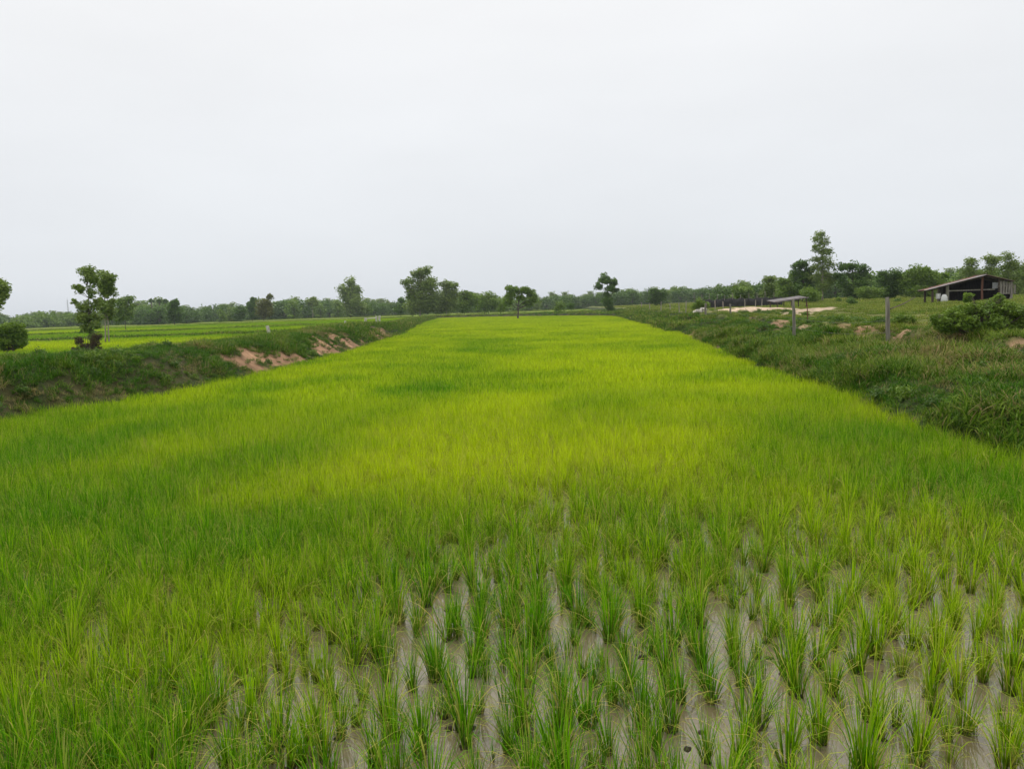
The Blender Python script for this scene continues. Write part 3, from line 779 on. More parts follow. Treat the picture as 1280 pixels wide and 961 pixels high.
# ------------------------------------------------------------------ trees and shrubs
def wood_mesh(base_r, lobes, h_fork, bark, lean=0.0, stems=1, name='trunk'):
    mb = MB()
    zmin = min(z - rz for x, z, rx, rz in lobes); ztop = max(z + .4 * rz for x, z, rx, rz in lobes)
    cxm = sum(x * rx * rz for x, z, rx, rz in lobes) / sum(rx * rz for x, z, rx, rz in lobes)
    for s_ in range(stems):
        ox = (s_ - (stems - 1) / 2) * base_r * 5
        n = 9; pts, rad = [], []
        for i in range(n):
            t = i / (n - 1); z = ztop * .92 * t
            pts.append((ox * (1 - .3 * t) + (cxm * t ** 1.3) + random.uniform(-1, 1) * base_r * .6 * (i > 0), random.uniform(-1, 1) * base_r * .6 * (i > 0), z - .15 * (i == 0)))
            rad.append(base_r * (1.25 if i == 0 else 1) * (1 - .82 * t))
        mb.tube(pts, rad, 8, jit=.06)
        for (x, z, rx, rz) in lobes:
            z0 = min(max(h_fork, z - max(abs(x - cxm) * 1.1, rz * 1.1)), ztop * .85)
            t = max(0.0, min(1.0, z0 / (ztop * .92)))
            i = min(int(t * (n - 1)), n - 2); fr = t * (n - 1) - i
            p0 = Vector(pts[i]).lerp(Vector(pts[i + 1]), fr)
            r0 = base_r * (1 - .82 * t) * .55
            for b in range(2):
                p1 = Vector((x + random.uniform(-.4, .4) * rx, random.uniform(-.5, .5) * rx, z + random.uniform(-.1, .5) * rz))
                mid = p0.lerp(p1, .5) + Vector((random.uniform(-.1, .1) * rx, random.uniform(-.1, .1) * rx, -.08 * abs(p1.x - p0.x)))
                mb.tube([p0, mid, p1], [r0, r0 * .65, r0 * .2], 5)
    me = mesh_np(name, mb.v, mb.f, mat=bark, smooth=True)
    return me
def tree(name, label, cat, px, Y, lobes_px, leaf, bark, n=2600, size=None, group=None, trunk=.010, fork=.35, stems=1, base_z=None, **kw):
    """px = (x, y) foot of the trunk; lobes measured there, turned into metres at distance Y"""
    k = Y / FPX * 1.0
    b = at(px[0], px[1], Y)
    z0 = float(height(np.array(b.x), np.array(b.y))) if base_z is None else base_z
    e = empty(name, (b.x, b.y, z0)); tag(e, label, cat, group)
    lob = []
    for (x, y, rx, rz) in lobes_px:
        p = at(x, y, Y); lob.append((p.x - b.x, p.z - z0, rx * k * 1.2, rz * k * 1.2))
    H = max(z + rz for x, z, rx, rz in lob)
    link(bpy.data.objects.new('trunk', wood_mesh(max(trunk * H, .02), lob, fork * H, M[bark], stems=stems)), e)
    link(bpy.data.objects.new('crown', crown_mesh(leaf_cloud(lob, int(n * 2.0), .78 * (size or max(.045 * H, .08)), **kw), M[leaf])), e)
    return e

# left foreground trees
tree('slender_tree', 'open airy tree with two-lobed crown standing behind the left bank', 'tree', (117, 439), 41.5,
     [(108, 342, 10, 12), (100, 362, 6, 7), (118, 350, 7, 9), (115, 366, 5, 6), (93, 378, 3.5, 4), (104, 384, 10, 8), (121, 381, 9, 7), (106, 398, 9, 8), (118, 396, 7, 7), (110, 410, 7, 7), (122, 407, 6, 6), (114, 420, 5, 5)],
     'leaf_euc', 'bark_dark', n=2300, size=.22, sub=11, trunk=.014, fork=.25, clump=.30)
tree('slender_tree', 'thin stemmed tree with upright crown rising beside the airy two-lobed tree', 'tree', (134, 426), 58,
     [(134, 348, 9, 11), (139, 357, 6, 6), (134, 364, 9, 8), (127, 360, 5, 7), (141, 378, 4, 5), (131, 392, 8, 9), (138, 386, 5, 6), (130, 378, 6, 6)],
     'leaf_euc', 'bark', n=2100, size=.30, trunk=.010, stems=2, fork=.3, clump=.30)
tree('small_shrub', 'dark bronze shrub at the foot of the airy two-lobed tree', 'shrub', (111, 441), 40.3,
     [(118, 430, 5, 7), (104, 434, 8, 5), (99, 426, 4.5, 5), (121, 421, 4.5, 5), (92, 437, 4, 2.5), (122, 436, 4, 4)], 'leaf_brown', 'bark_dark', n=1700, size=.11, trunk=.03, stems=3, fork=.1)
tree('field_tree', 'low spreading tree just behind the thin stemmed tree', 'tree', (157, 409), 130,
     [(150, 378, 8, 6), (160, 374, 5, 6), (152, 389, 9, 8), (162, 394, 5, 6), (148, 398, 6, 5), (166, 383, 3, 4)], 'leaf_mid', 'bark_dark', n=2000, size=.5)
tree('edge_tree', 'tree reaching in over the round bush', 'tree', (-9, 436), 47,
     [(-6, 358, 10, 9), (1, 364, 6, 8), (6, 371, 4.5, 4), (-3, 379, 7, 8), (-12, 390, 9, 12), (-18, 366, 10, 14)], 'leaf_euc', 'bark', n=2600, size=.24)
tree('round_bush', 'dense rounded green bush in the field behind the left bank', 'bush', (10, 437), 45,
     [(14, 412, 14, 9), (0, 414, 13, 11), (27, 419, 8, 13), (8, 426, 14, 9), (-12, 420, 10, 14), (20, 428, 12, 8), (31, 428, 4, 7)], 'leaf_mid', 'bark_dark', n=6000, size=.17, trunk=.03, fork=.1, stems=3, sub=16, clump=.24)
# trees in the left distance
def T(px, Y, lobes, leaf, label, n=1800, bark='bark_dark', name='distant_tree', group=None, size=None, **kw):
    return tree(name, label, 'tree', px, Y, lobes, leaf, bark, n=n, size=size or Y * .0038, group=group, **kw)
T((218, 406), 190, [(221, 379, 4.5, 5), (216, 386, 6, 6), (222, 392, 6, 8), (213, 396, 5, 7)], 'leaf_dark', 'dark tree at the right end of the palm grove', n=1500)
T((302, 401), 230, [(302, 391, 6, 6), (300, 386, 4, 3)], 'leaf_dark', 'small round dark tree alone on the far field', n=900)
T((316, 401), 240, [(318, 377, 4.5, 5), (315, 385, 5, 7), (317, 394, 5, 6)], 'leaf_dark', 'dark upright tree beside the olive tree', n=1300)
T((330, 402), 225, [(326, 380, 6, 5), (333, 382, 5, 7), (328, 391, 7, 7), (336, 371, 4, 3), (336, 390, 4, 6)], 'leaf_gold', 'olive yellow tree with a ragged top on the far field', n=1700)
T((391, 396), 290, [(390, 376, 6, 4), (393, 380, 4, 3), (387, 380, 3, 3)], 'leaf_euc', 'small flat topped tree on a bare pale trunk', n=700, bark='bark', trunk=.016, fork=.6)
T((438, 394), 260, [(437, 354, 7, 6), (430, 363, 7, 6), (444, 363, 6, 7), (437, 369, 11, 8), (434, 380, 10, 8), (446, 378, 8, 8), (441, 388, 11, 5), (452, 386, 6, 6)], 'leaf_euc', 'tall pointed pale green tree standing alone in the left distance', n=3400, sub=12)
T((459, 394), 265, [(458, 387, 6, 6)], 'leaf_mid', 'low bush at the foot of the pointed pale tree', n=500)
T((501, 393), 230, [(501, 384, 5, 4), (503, 376, 4, 3), (498, 388, 5, 4)], 'leaf_dark', 'small sparse tree left of the big eucalyptus group', n=800)
# the big group
T((525, 394), 185, [(536, 338, 5, 5), (527, 345, 8, 9), (519, 343, 6, 6), (510, 353, 6, 6), (525, 360, 13, 11), (538, 358, 9, 11), (513, 366, 8, 9), (526, 376, 14, 9), (541, 372, 8, 11), (517, 384, 10, 8), (535, 386, 11, 7)], 'leaf_euc', 'tallest eucalyptus of the clump behind the field end', n=5600, sub=13, trunk=.013, bark='bark')
T((558, 394), 188, [(558, 357, 8, 5), (567, 358, 6, 5), (556, 369, 11, 9), (567, 368, 6, 7), (561, 380, 12, 8), (552, 386, 9, 6)], 'leaf_euc', 'lower broad eucalyptus beside the tallest one', n=2600, bark='bark')
T((580, 393), 192, [(580, 371, 6, 7), (587, 369, 6, 5), (592, 376, 6, 8), (582, 383, 10, 7)], 'leaf_mid', 'round mid green tree on the right flank of the eucalyptus clump', n=1700)
T((606, 391), 200, [(604, 373, 6, 5), (613, 372, 8, 6), (607, 381, 10, 7), (620, 379, 7, 7)], 'leaf_mid', 'broad tree between the eucalyptus clump and the umbrella tree', n=1700)
T((647, 398), 128, [(637, 361, 6, 4), (645, 363, 6, 4), (656, 364, 7, 5), (664, 368, 6, 5), (638, 370, 6, 6), (667, 375, 5, 5), (660, 379, 6, 5), (636, 378, 5, 5), (650, 373, 5, 4)], 'leaf_mid', 'umbrella shaped tree on a short dark trunk at the field end', n=2500, trunk=.026, fork=.3, sub=8, size=.48)
T((630, 392), 140, [(629, 382, 4, 5), (626, 387, 4, 4)], 'leaf_bright', 'bright green bush left of the umbrella tree', n=700, size=.3)
T((699, 391), 150, [(700, 382, 6, 5), (697, 386, 5, 4)], 'leaf_mid', 'round bush between the umbrella tree and the lone top heavy tree', n=900, size=.3)
T((714, 390), 160, [(713, 382, 5, 4)], 'leaf_dark', 'small dark bush beside the round bush', n=600, size=.3)
T((760, 390), 150, [(757, 350, 7, 6), (768, 353, 5, 5), (749, 357, 5, 5), (762, 361, 6, 4), (758, 369, 3.5, 4), (771, 362, 3, 3), (760, 378, 6, 7), (763, 385, 5, 4)], 'leaf_dark', 'lone top heavy dark tree right of the field end', n=2600, trunk=.020, sub=8, size=.52)
# right hand side
T((822, 383), 175, [(817, 365, 5, 5), (826, 367, 6, 5), (822, 374, 9, 6)], 'leaf_dark', 'dark tree standing above the far treeline behind the fence sticks', n=1500)
T((878, 388), 58, [(874, 378, 6, 4), (882, 381, 6, 4), (870, 384, 5, 3)], 'leaf_bright', 'yellow green shrub beside the fence sticks', n=1500, size=.13, name='shrub')
T((929, 381), 135, [(923, 364, 7, 5), (936, 364, 7, 5), (929, 371, 11, 6)], 'leaf_mid', 'broad low tree behind the black netting', n=1700)
T((961, 380), 118, [(958, 350, 4, 4), (964, 349, 5, 4), (961, 360, 6, 8), (958, 370, 7, 7), (966, 370, 6, 7)], 'leaf_euc', 'grey green tree at the left end of the grove', n=1700)
T((985, 380), 115, [(980, 352, 6, 6), (990, 347, 6, 6), (986, 362, 12, 9), (978, 371, 10, 7), (992, 371, 10, 7)], 'leaf_mid', 'thick round tree in the middle of the grove', n=3200)
T((1003, 380), 112, [(996, 332, 6, 5), (1004, 330, 6, 5), (1010, 338, 7, 6), (1001, 345, 10, 8), (1013, 352, 8, 8), (1004, 362, 11, 8), (1012, 370, 10, 8)], 'leaf_dark', 'tall dark crowned tree left of the tall slim eucalyptus', n=3600, trunk=.014)
T((1012, 380), 90, [(1010, 367, 10, 7), (1018, 371, 8, 6)], 'leaf_mid', 'low dense bush in front of the grove', n=1600, size=.25)
T((1028, 378), 110, [(1027, 293, 6, 5), (1022, 300, 6, 5), (1030, 302, 6, 6), (1019, 309, 5, 4), (1026, 313, 7, 6), (1033, 314, 6, 5), (1029, 324, 9, 6), (1019, 324, 5, 4), (1035, 331, 6, 5), (1024, 334, 8, 6), (1031, 343, 11, 6), (1021, 347, 7, 6), (1039, 349, 6, 5), (1029, 357, 11, 5)], 'leaf_euc', 'tall slim eucalyptus with an open pale crown', n=3600, sub=9, bark='bark', trunk=.013, size=.34, clump=.46, shell=.3)
T((1066, 377), 108, [(1055, 335, 8, 5), (1066, 333, 8, 5), (1076, 336, 8, 5), (1050, 345, 8, 6), (1080, 346, 10, 6), (1064, 344, 8, 5), (1075, 356, 11, 7), (1053, 355, 6, 6), (1068, 364, 12, 7)], 'leaf_dark', 'wide spreading dark tree right of the tall slim eucalyptus', n=3800, trunk=.016, sub=9)
T((1085, 379), 95, [(1075, 365, 6, 5), (1084, 363, 8, 6), (1095, 366, 8, 5), (1090, 371, 10, 5)], 'leaf_bright', 'light green bushy thicket in front of the wide spreading tree', n=2400, size=.26, name='thicket')
T((1112, 378), 100, [(1106, 343, 6, 5), (1115, 343, 7, 5), (1122, 348, 6, 5), (1109, 354, 9, 7), (1120, 359, 8, 7), (1100, 350, 4, 4), (1112, 367, 10, 6)], 'leaf_dark', 'round headed tree behind the grey fence post', n=2900, trunk=.016)
T((1150, 378), 98, [(1142, 341, 9, 7), (1157, 338, 6, 6), (1136, 352, 9, 9), (1152, 351, 11, 9), (1165, 347, 8, 7), (1180, 345, 5, 5), (1172, 356, 11, 8), (1143, 365, 12, 8), (1162, 366, 12, 7)], 'leaf_mid', 'wide many lobed green tree left of the shed roof', n=5200, sub=12)
for x, l, lb in ((1213, [(1213, 328, 7, 7), (1210, 338, 7, 6), (1217, 341, 7, 7)], 'slim eucalyptus directly behind the shed ridge'),
                 (1238, [(1234, 325, 7, 6), (1242, 327, 7, 7), (1237, 337, 9, 7)], 'middle eucalyptus of the row behind the shed'),
                 (1261, [(1260, 320, 7, 6), (1264, 329, 8, 7), (1257, 334, 7, 8), (1270, 335, 6, 7), (1262, 345, 9, 7)], 'tallest eucalyptus of the row behind the shed'),
                 (1285, [(1281, 330, 7, 6), (1290, 335, 9, 8), (1283, 345, 10, 8), (1295, 350, 8, 9)], 'eucalyptus at the outer end of the row behind the shed')):
    T((x, 374), 84, l + [(x, 355, 11, 9), (x + 3, 365, 11, 7)], 'leaf_euc', lb, n=2300, bark='bark', trunk=.012, size=.27, fork=.45)
for k, (x, y, r) in enumerate(((1063, 379, 4), (1123, 381, 4), (1047, 378, 3), (1066, 381, 3.5))):
    T((x, y), (80, 72, 88, 70)[k], [(x, y - r, r, r), (x + r * .8, y - r * .7, r * .7, r * .7)], ('leaf_dark', 'leaf_dark', 'leaf_mid', 'leaf_dark')[k],
      ('small dark bush on the meadow below the wide spreading tree', 'small dark bush behind the grey fence post', 'little green bush by the tall slim eucalyptus', 'little dark bush beside the small meadow bush')[k], n=500, size=.16, name='meadow_bush')
# the bramble in front of the shed
tree('bramble_bush', 'big tangled green bush hiding the foot of the shed', 'bush', (1230, 416), 17.0,
     [(1180, 402, 13, 8), (1195, 396, 12, 9), (1212, 390, 13, 10), (1230, 388, 12, 11), (1248, 386, 12, 12), (1265, 390, 14, 12), (1284, 392, 14, 12), (1205, 404, 18, 9), (1240, 404, 22, 9), (1275, 404, 18, 9), (1214, 374, 3.5, 8), (1252, 374, 4, 6), (1300, 398, 14, 12), (1190, 409, 14, 6), (1225, 411, 18, 6), (1262, 411, 18, 6), (1172, 396, 4, 9)],
     'leaf_bright', 'bark_dark', n=12000, size=.085, trunk=.02, fork=.05, stems=4, sub=18, clump=.28, depth=1.4, yoff=.1)
tree('flowering_weed', 'low weed with yellow flowers by the grey fence post', 'weed', (1132, 404), 22.5, [(1125, 397, 7, 4), (1137, 399, 8, 4), (1118, 402, 5, 4), (1130, 402, 9, 4)], 'leaf_bright', 'bark_dark', n=1400, size=.07, trunk=.03, fork=.05, stems=2)

# sugar palms over the left grove
def palm(x, ytop, Y, label):
    p = at(x, ytop, Y); z0 = float(height(np.array(p.x), np.array(p.y)))
    e = empty('sugar_palm', (p.x, p.y, z0)); tag(e, label, 'palm', 'sugar palms over the left grove')
    h = p.z - z0
    MB().tube([(0, 0, -.1), (.1, 0, h * .5), (0, 0, h)], [.3, .22, .2], 8).build('trunk', M['bark_dark'], e, True)
    v, q, c = [], [], []
    for i in range(34):
        a, el = U(0, 6.28), U(-.5, 1.4); L = U(1.0, 1.5)
        d = np.array((math.cos(a) * math.cos(el), math.sin(a) * math.cos(el), math.sin(el))); u = np.cross(d, rng.normal(0, 1, 3)); u /= np.linalg.norm(u)
        o = np.array((0, 0, h)); n0 = len(v)
        v += [o, o + d * L * .6 + u * .42, o + d * L, o + d * L * .6 - u * .42]; q.append((n0, n0 + 1, n0 + 2, n0 + 3)); c += [(U(.0, .6), U(), 0)] * 4
    link(bpy.data.objects.new('crown', crown_mesh((np.array(v), q, np.array(c)), M['leaf_dark'])), e)
for x, y in ((189, 377), (199, 377.5), (207, 378)): palm(x, y, 300, 'sugar palm with a round dark head above the left grove')

# prototypes for the far treeline, copied as individuals
def proto(kind):
    lob = {0: [(0, 4.2, 2.6, 1.9), (-1.6, 3.2, 2.0, 1.8), (1.8, 3.1, 2.0, 1.8), (0, 2.0, 2.8, 1.7), (-1.3, .8, 1.9, 1.0), (1.4, .7, 1.9, 1.0)],
           1: [(0, 5.6, 1.8, 1.6), (.8, 4.2, 2.0, 1.8), (-.9, 4.0, 1.9, 1.8), (0, 2.6, 2.4, 1.8), (-1, .9, 1.9, 1.1), (1.1, .8, 1.9, 1.1)],
           2: [(-2.4, 3.6, 2.3, 1.5), (0, 4.4, 2.5, 1.4), (2.5, 3.8, 2.4, 1.6), (-1, 2.3, 3.2, 1.6), (1.9, 2.1, 2.8, 1.7), (-2, .8, 2.2, 1.0), (.4, .7, 2.2, 1.0), (2.4, .8, 2.0, 1.0)],
           3: [(0, 6.6, 1.3, 1.5), (.4, 5.2, 1.7, 1.6), (-.5, 3.8, 1.9, 1.8), (.2, 2.4, 2.1, 1.6), (0, .9, 2.0, 1.1)],
           4: [(0, 2.0, 2.2, 1.5), (1.6, 1.4, 1.8, 1.3), (-1.7, 1.5, 1.8, 1.3), (0, .6, 2.6, .9)]}[kind]
    return wood_mesh(.14, lob, 1.2, M['bark_dark']), crown_mesh(leaf_cloud(lob, 1300, .60, sub=8, aspect=.6), M[('leaf_dark', 'leaf_mid', 'leaf_dark', 'leaf_euc', 'leaf_mid')[kind]])
protos = [proto(k) for k in range(5)]
def far_tree(x, Y, h, kind, label, group):
    p = at(x, 384, Y); z0 = float(height(np.array(p.x), np.array(p.y)))
    e = empty('far_tree', (p.x, p.y, z0 - .1), U(0, 6.28)); k = h / (6.1, 7.2, 5.8, 8.1, 3.5)[kind]; e.scale = (k * U(.9, 1.25), k * U(.9, 1.25), k)
    tag(e, label, 'tree', group)
    for nm, me in zip(('trunk', 'crown'), protos[kind]): link(bpy.data.objects.new(nm, me), e)
# skyline of the treeline, read off as heights above the horizon (px) by x
sk_x = [-40, 20, 45, 80, 110, 160, 185, 205, 225, 245, 270, 285, 300, 330, 350, 400, 420, 470, 500, 560, 600, 640, 690, 720, 750, 790, 830, 870, 900, 940, 1000, 1100, 1200, 1320]
sk_h = [1.0 + 1.08 * q for q in (11, 11, 15, 12, 12, 17, 22, 22, 18, 13, 15, 16, 14, 14, 18, 16, 16, 14, 13, 17, 17, 12, 14, 12, 13, 13, 14, 14, 15, 16, 20, 22, 22, 24)]
names = ['dark rounded tree in the far treeline', 'taller green tree in the far treeline', 'wide dark tree in the far treeline', 'slim grey green tree in the far treeline', 'low bushy tree in the far treeline']
x = -45.0
while x < 1330:
    Y = U(285, 350) if x < 900 else U(150, 190)
    kind = int(rng.choice([0, 1, 2, 3, 4], p=[.32, .22, .24, .12, .10]))
    hpx = np.interp(x, sk_x, sk_h) * U(.72, 1.08)
    h = 1.5 + hpx * Y / FPX
    far_tree(x, Y, h, kind, names[kind], names[kind].replace(' tree in', ' trees in').replace('tree in', 'trees in'))
    x += U(7, 13)
# the grove with the palms, nearer
for x, Y, hp, kd in ((168, 262, 16, 1), (178, 255, 18, 0), (188, 250, 17, 2), (198, 248, 19, 0), (208, 255, 18, 2), (232, 258, 13, 2), (242, 262, 11, 0), (276, 255, 12, 1), (288, 262, 13, 3), (295, 258, 12, 0)):
    far_tree(x, Y, 1.5 + hp * Y / FPX, kd, 'leafy tree of the grove in front of the far treeline', 'trees of the left grove')
# the wood behind closes the gaps: one mass
N = 900
wx = U(-420, 420, N); wyy = U(355, 470, N)
kk = wx < 150 + 40 * vnoise(wx * .05, wx * 0)
kk = kk | (U(0, 1, N) < .6); wx, wyy = wx[kk], wyy[kk]
wr = np.zeros((len(wx), 3)); wr[:, 2] = U(0, 6.28, len(wx))
pxx = 640 + wx / wyy * FPX
hh = (1.5 + np.interp(pxx, sk_x, sk_h) * U(.45, .92, len(wx)) * wyy / FPX) / 6.2
scatter('far_woodland', np.stack([wx, wyy, height(wx, wyy)], -1), wr, np.stack([hh * 1.3, hh * 1.3, hh], -1), rng.integers(0, 5, len(wx)), np.zeros(len(wx)), [p[1] for p in protos])

# ------------------------------------------------------------------ posts, sticks and fences
def post(x, ybot, ytop, z, wpx, mat, name, label, group=None, lean=(0, 0), square=False, Y=None):
    b = onz(x, ybot, z) if Y is None else at(x, ybot, Y)
    gz = float(height(np.array(b.x), np.array(b.y)))
    h = (ybot - ytop) * b.y / FPX + (b.z - gz); r = wpx * .5 * b.y / FPX
    mb = MB(); n = 6
    pts = [(lean[0] * h * t + random.uniform(-.3, .3) * r * (0 < t < 1), lean[1] * h * t, -.25 * (t == 0) + h * t) for t in [i / n for i in range(n + 1)]]
    if square:
        mb.tube(pts, [r * 1.25] * (n + 1), 4, jit=.03)
    else:
        mb.tube(pts, [r * (1.12 - .2 * i / n) for i in range(n + 1)], 8, jit=.10)
    o = mb.build(name, M[mat], None, False); o.location = (b.x, b.y, gz)
    tag(o, label, 'post', group)
    return o
P1 = post(1110, 416, 372, 1.05, 5.4, 'wood_grey', 'fence_post', 'thick grey weathered fence post on the right bank', lean=(-.03, 0))
P2 = post(993, 409, 374, 1.05, 3.9, 'wood_grey', 'fence_post', 'grey fence post standing before the low lean-to roof', lean=(-.03, 0))
P3 = post(913, 394, 380, 1.05, 2.4, 'wood_grey', 'fence_post', 'thin dark grey post by the sandy patch')
P4 = post(882, 393, 379, 1.05, 2.4, 'wood_grey', 'fence_post', 'thin grey post right of the yellow green shrub')
post(1010, 402, 378, 1.05, 1.2, 'wood_red', 'fence_stick', 'thin brown stick leaning beside the grey post', lean=(-.05, 0))
# the pole propped against the thick post
a_, b_ = at(1113, 386, 20.0), at(1144, 371.5, 22.5)
pl = MB().tube([Vector((0, 0, 0)), (b_ - a_) * .5 + Vector((0, 0, -.03)), b_ - a_], [.016, .015, .012], 6).build('leaning_pole', M['wood_dark'])
pl.location = a_; tag(pl, 'thin dark pole slanting away from the thick grey post', 'pole')
for x, yb, yt, k in ((802, 386, 378, 0), (812, 387, 379, 1), (826, 388, 377, 2), (838, 388, 379, 3), (849, 389, 378, 4), (857, 390, 376, 5), (894, 388, 375, 6), (904, 388, 377, 7), (931, 386, 374, 8), (944, 386, 375, 9), (952, 385, 374, 10)):
    post(x, yb, yt, 1.12, 1.15, 'wood_stick', 'fence_stick', 'thin pale stick in the row along the far right bank' if k < 6 else 'thin pale stick standing in front of the black netting',
         'sticks along the far right bank' if k < 6 else 'sticks before the black netting', lean=(U(-.08, .08), 0))
# concrete posts on the left
for x, yb, yt, w, lab in ((338, 421, 407, 3.4, 'leaning white concrete post behind the left bank'), (432, 405, 401, 2.2, 'short white stub of a post in the left field'), (457, 403, 397, 2.6, 'white post at the end of a white rail'),
                          (470.5, 401, 395, 2.0, 'left one of two close white posts'), (474.5, 401, 394.5, 2.2, 'right one of two close white posts')):
    Yp = {338: 46, 432: 84, 457: 95, 470.5: 100, 474.5: 98}[x]
    post(x, yb, yt, .5, w, 'concrete', 'concrete_post', lab, lean=((-.14 if x == 338 else 0), 0), square=True, Y=Yp)
a_, b_ = at(457, 398.5, 95), at(470.5, 397.5, 100)
rl = MB().tube([Vector((0, 0, 0)), b_ - a_], .05, 6).build('fence_rail', M['concrete']); rl.location = a_; tag(rl, 'pale horizontal rail between the white posts', 'rail')

# wires strung along the right-hand posts
def strand(p, q, z):
    a = Vector(p.location) + Vector((-.02, 0, z)); b = Vector(q.location) + Vector((-.02, 0, z))
    pts = [(b - a) * t + Vector((0, 0, -.10 * math.sin(math.pi * t))) for t in [i / 8 for i in range(9)]]
    o = MB().tube(pts, .0022, 4).build('fence_wire', M['wire']); o.location = a
    tag(o, 'thin wire strung between the grey posts of the right bank', 'wire', 'wires along the right bank')
for p, q in ((P1, P2), (P2, P3), (P3, P4)):
    for z in (.3, .6): strand(p, q, z)

# black netting fence
a_, b_ = at(868, 387, 84), at(978, 383, 78)
nf = empty('netting_fence', (a_.x, a_.y, float(height(np.array(a_.x), np.array(a_.y))))); tag(nf, 'low black netting fence beyond the sandy patch', 'fence')
for i in range(11):
    t0, t1 = i / 11, (i + 1) / 11
    p, q = a_.lerp(b_, t0) - a_, a_.lerp(b_, t1) - a_
    for nm in ('post',):
        w = a_ + p; dz = float(height(np.array(w.x), np.array(w.y))) - nf.location.z
        MB().tube([(p.x, p.y, dz - .1), (p.x + U(-.05, .05), p.y, dz + U(1.25, 1.7))], [.035, .028], 6).build('post', M['wood_grey'], nf)
    v, q4 = [], []
    for j in range(9):
        t = j / 8; c = p.lerp(q, t); w = a_ + c; dz = float(height(np.array(w.x), np.array(w.y))) - nf.location.z
        top = .98 - .10 * math.sin(math.pi * t) + U(-.05, .05)
        for zz, th in ((dz + .02, .12), (dz + top * .5, .17), (dz + top, .05)):
            bul = .06 * math.sin(math.pi * t) + U(-.02, .02)
            v += [(c.x, c.y - th * .5 - bul, zz), (c.x, c.y + th * .5, zz)]
        if j:
            n0 = len(v) - 12
            q4 += [(n0, n0 + 6, n0 + 8, n0 + 2), (n0 + 2, n0 + 8, n0 + 10, n0 + 4), (n0 + 4, n0 + 10, n0 + 11, n0 + 5), (n0 + 5, n0 + 11, n0 + 9, n0 + 3), (n0 + 3, n0 + 9, n0 + 7, n0 + 1)]
    link(bpy.data.objects.new('net_panel', mesh_np('net_panel', v, q4, mat=M['black'], smooth=True)), nf)

# ------------------------------------------------------------------ buildings
def corrugated(mb, o, ex, ey, nx_, ny_, amp, up):
    """sheet spanned by ex (across the ribs) and ey (along them), with real waves and thickness"""
    n0 = len(mb.v); th = .012
    for s_ in (0, 1):
        for i in range(nx_ + 1):
            for j in range(ny_ + 1):
                w = amp * math.sin(i * math.pi / 2)
                mb.v.append(o + ex * (i / nx_) + ey * (j / ny_) + up * (w - s_ * th))
    W = ny_ + 1; K = (nx_ + 1) * W
    for i in range(nx_):
        for j in range(ny_):
            a = n0 + i * W + j
            mb.f.append([a, a + W, a + W + 1, a + 1]); b = a + K; mb.f.append([b, b + 1, b + W + 1, b + W])
    for i in range(nx_):
        for j in (0, ny_): a = n0 + i * W + j; mb.f.append([a, a + K, a + W + K, a + W])
    for j in range(ny_):
        for i in (0, nx_): a = n0 + i * W + j; mb.f.append([a, a + 1, a + K + 1, a + K])

SY = 56.0
pk, le, re_ = at(1232, 343.5, SY), at(1164, 362.5, SY), at(1262, 351.5, SY)
gz = float(height(np.array(32.0), np.array(56.0)))
shed = empty('field_shed', (pk.x, SY, gz), R(-20)); SROT = Matrix.Rotation(R(-20), 3, 'Z'); tag(shed, 'open timber shed with rusty corrugated gable roof behind the bush', 'shed')
ridge = Vector((0, 0, pk.z - gz)); eL = Vector((le.x - pk.x, 0, le.z - gz)); eR = Vector((re_.x - pk.x, 0, re_.z - gz))
DEP = 3.8
rf = MB().box(ridge + Vector((0, DEP / 2, .03)), (.16, DEP + .1, .04)).build('roof', M['rust'], shed); rf['label'] = 'corrugated gable roof of zinc and rusty sheets'
def sheets(e, cuts, mats):
    ex = e - ridge; up = ex.cross(Vector((0, 1, 0))).normalized()
    if up.z < 0: up = -up
    for j, m_ in enumerate(mats):
        y0, y1 = cuts[j], cuts[j + 1]
        mb = MB()
        # ribs run down the slope: across = along the ridge
        corrugated(mb, ridge + Vector((0, y0 - .04, 0)) + up * (.004 * (j % 2)), Vector((0, y1 - y0 + .08, 0)), ex, max(8, int((y1 - y0) / .05)), 6, .014, up)
        mb.build('roof_sheet', M[m_], rf)
sheets(eL, [-.35, .55, 1.4, 2.3, 3.1, 3.9], ['zinc', 'rust', 'rust', 'rust', 'rust'])
sheets(eR, [-.35, .55, 1.4, 2.3, 3.1, 3.9], ['rust', 'rust', 'zinc', 'rust', 'rust'])
def roof_z(x):
    e = eL if x < 0 else eR
    return ridge.z + (e.z - ridge.z) * (x / e.x)
for y in (0.0, DEP):
    for x, m_, w in ((eL.x * .87, 'wood_dark', .15), (eL.x * .62, 'wood_grey', .22), (-.18, 'wood_red', .14), (eR.x * .5, 'wood_dark', .12), (eR.x * .93, 'wood_grey', .16)):
        h = roof_z(x) - .06
        MB().tube([(x, y, -.2), (x + U(-.03, .03), y, h * .5), (x, y, h)], [w * .55, w * .5, w * .46], 8, jit=.06).build('post', M[m_], shed)
    for e in (eL, eR):
        MB().tube([Vector((0, y, ridge.z - .09)), Vector((e.x * .98, y, e.z - .08))], .05, 6).build('rafter', M['wood_dark'], shed)
for t in (.05, .35, .65, .92):
    for e in (eL, eR):
        p = ridge.lerp(e, t); MB().box((p.x, DEP / 2, p.z - .045), (.06, DEP, .05)).build('purlin', M['wood_dark'], shed)
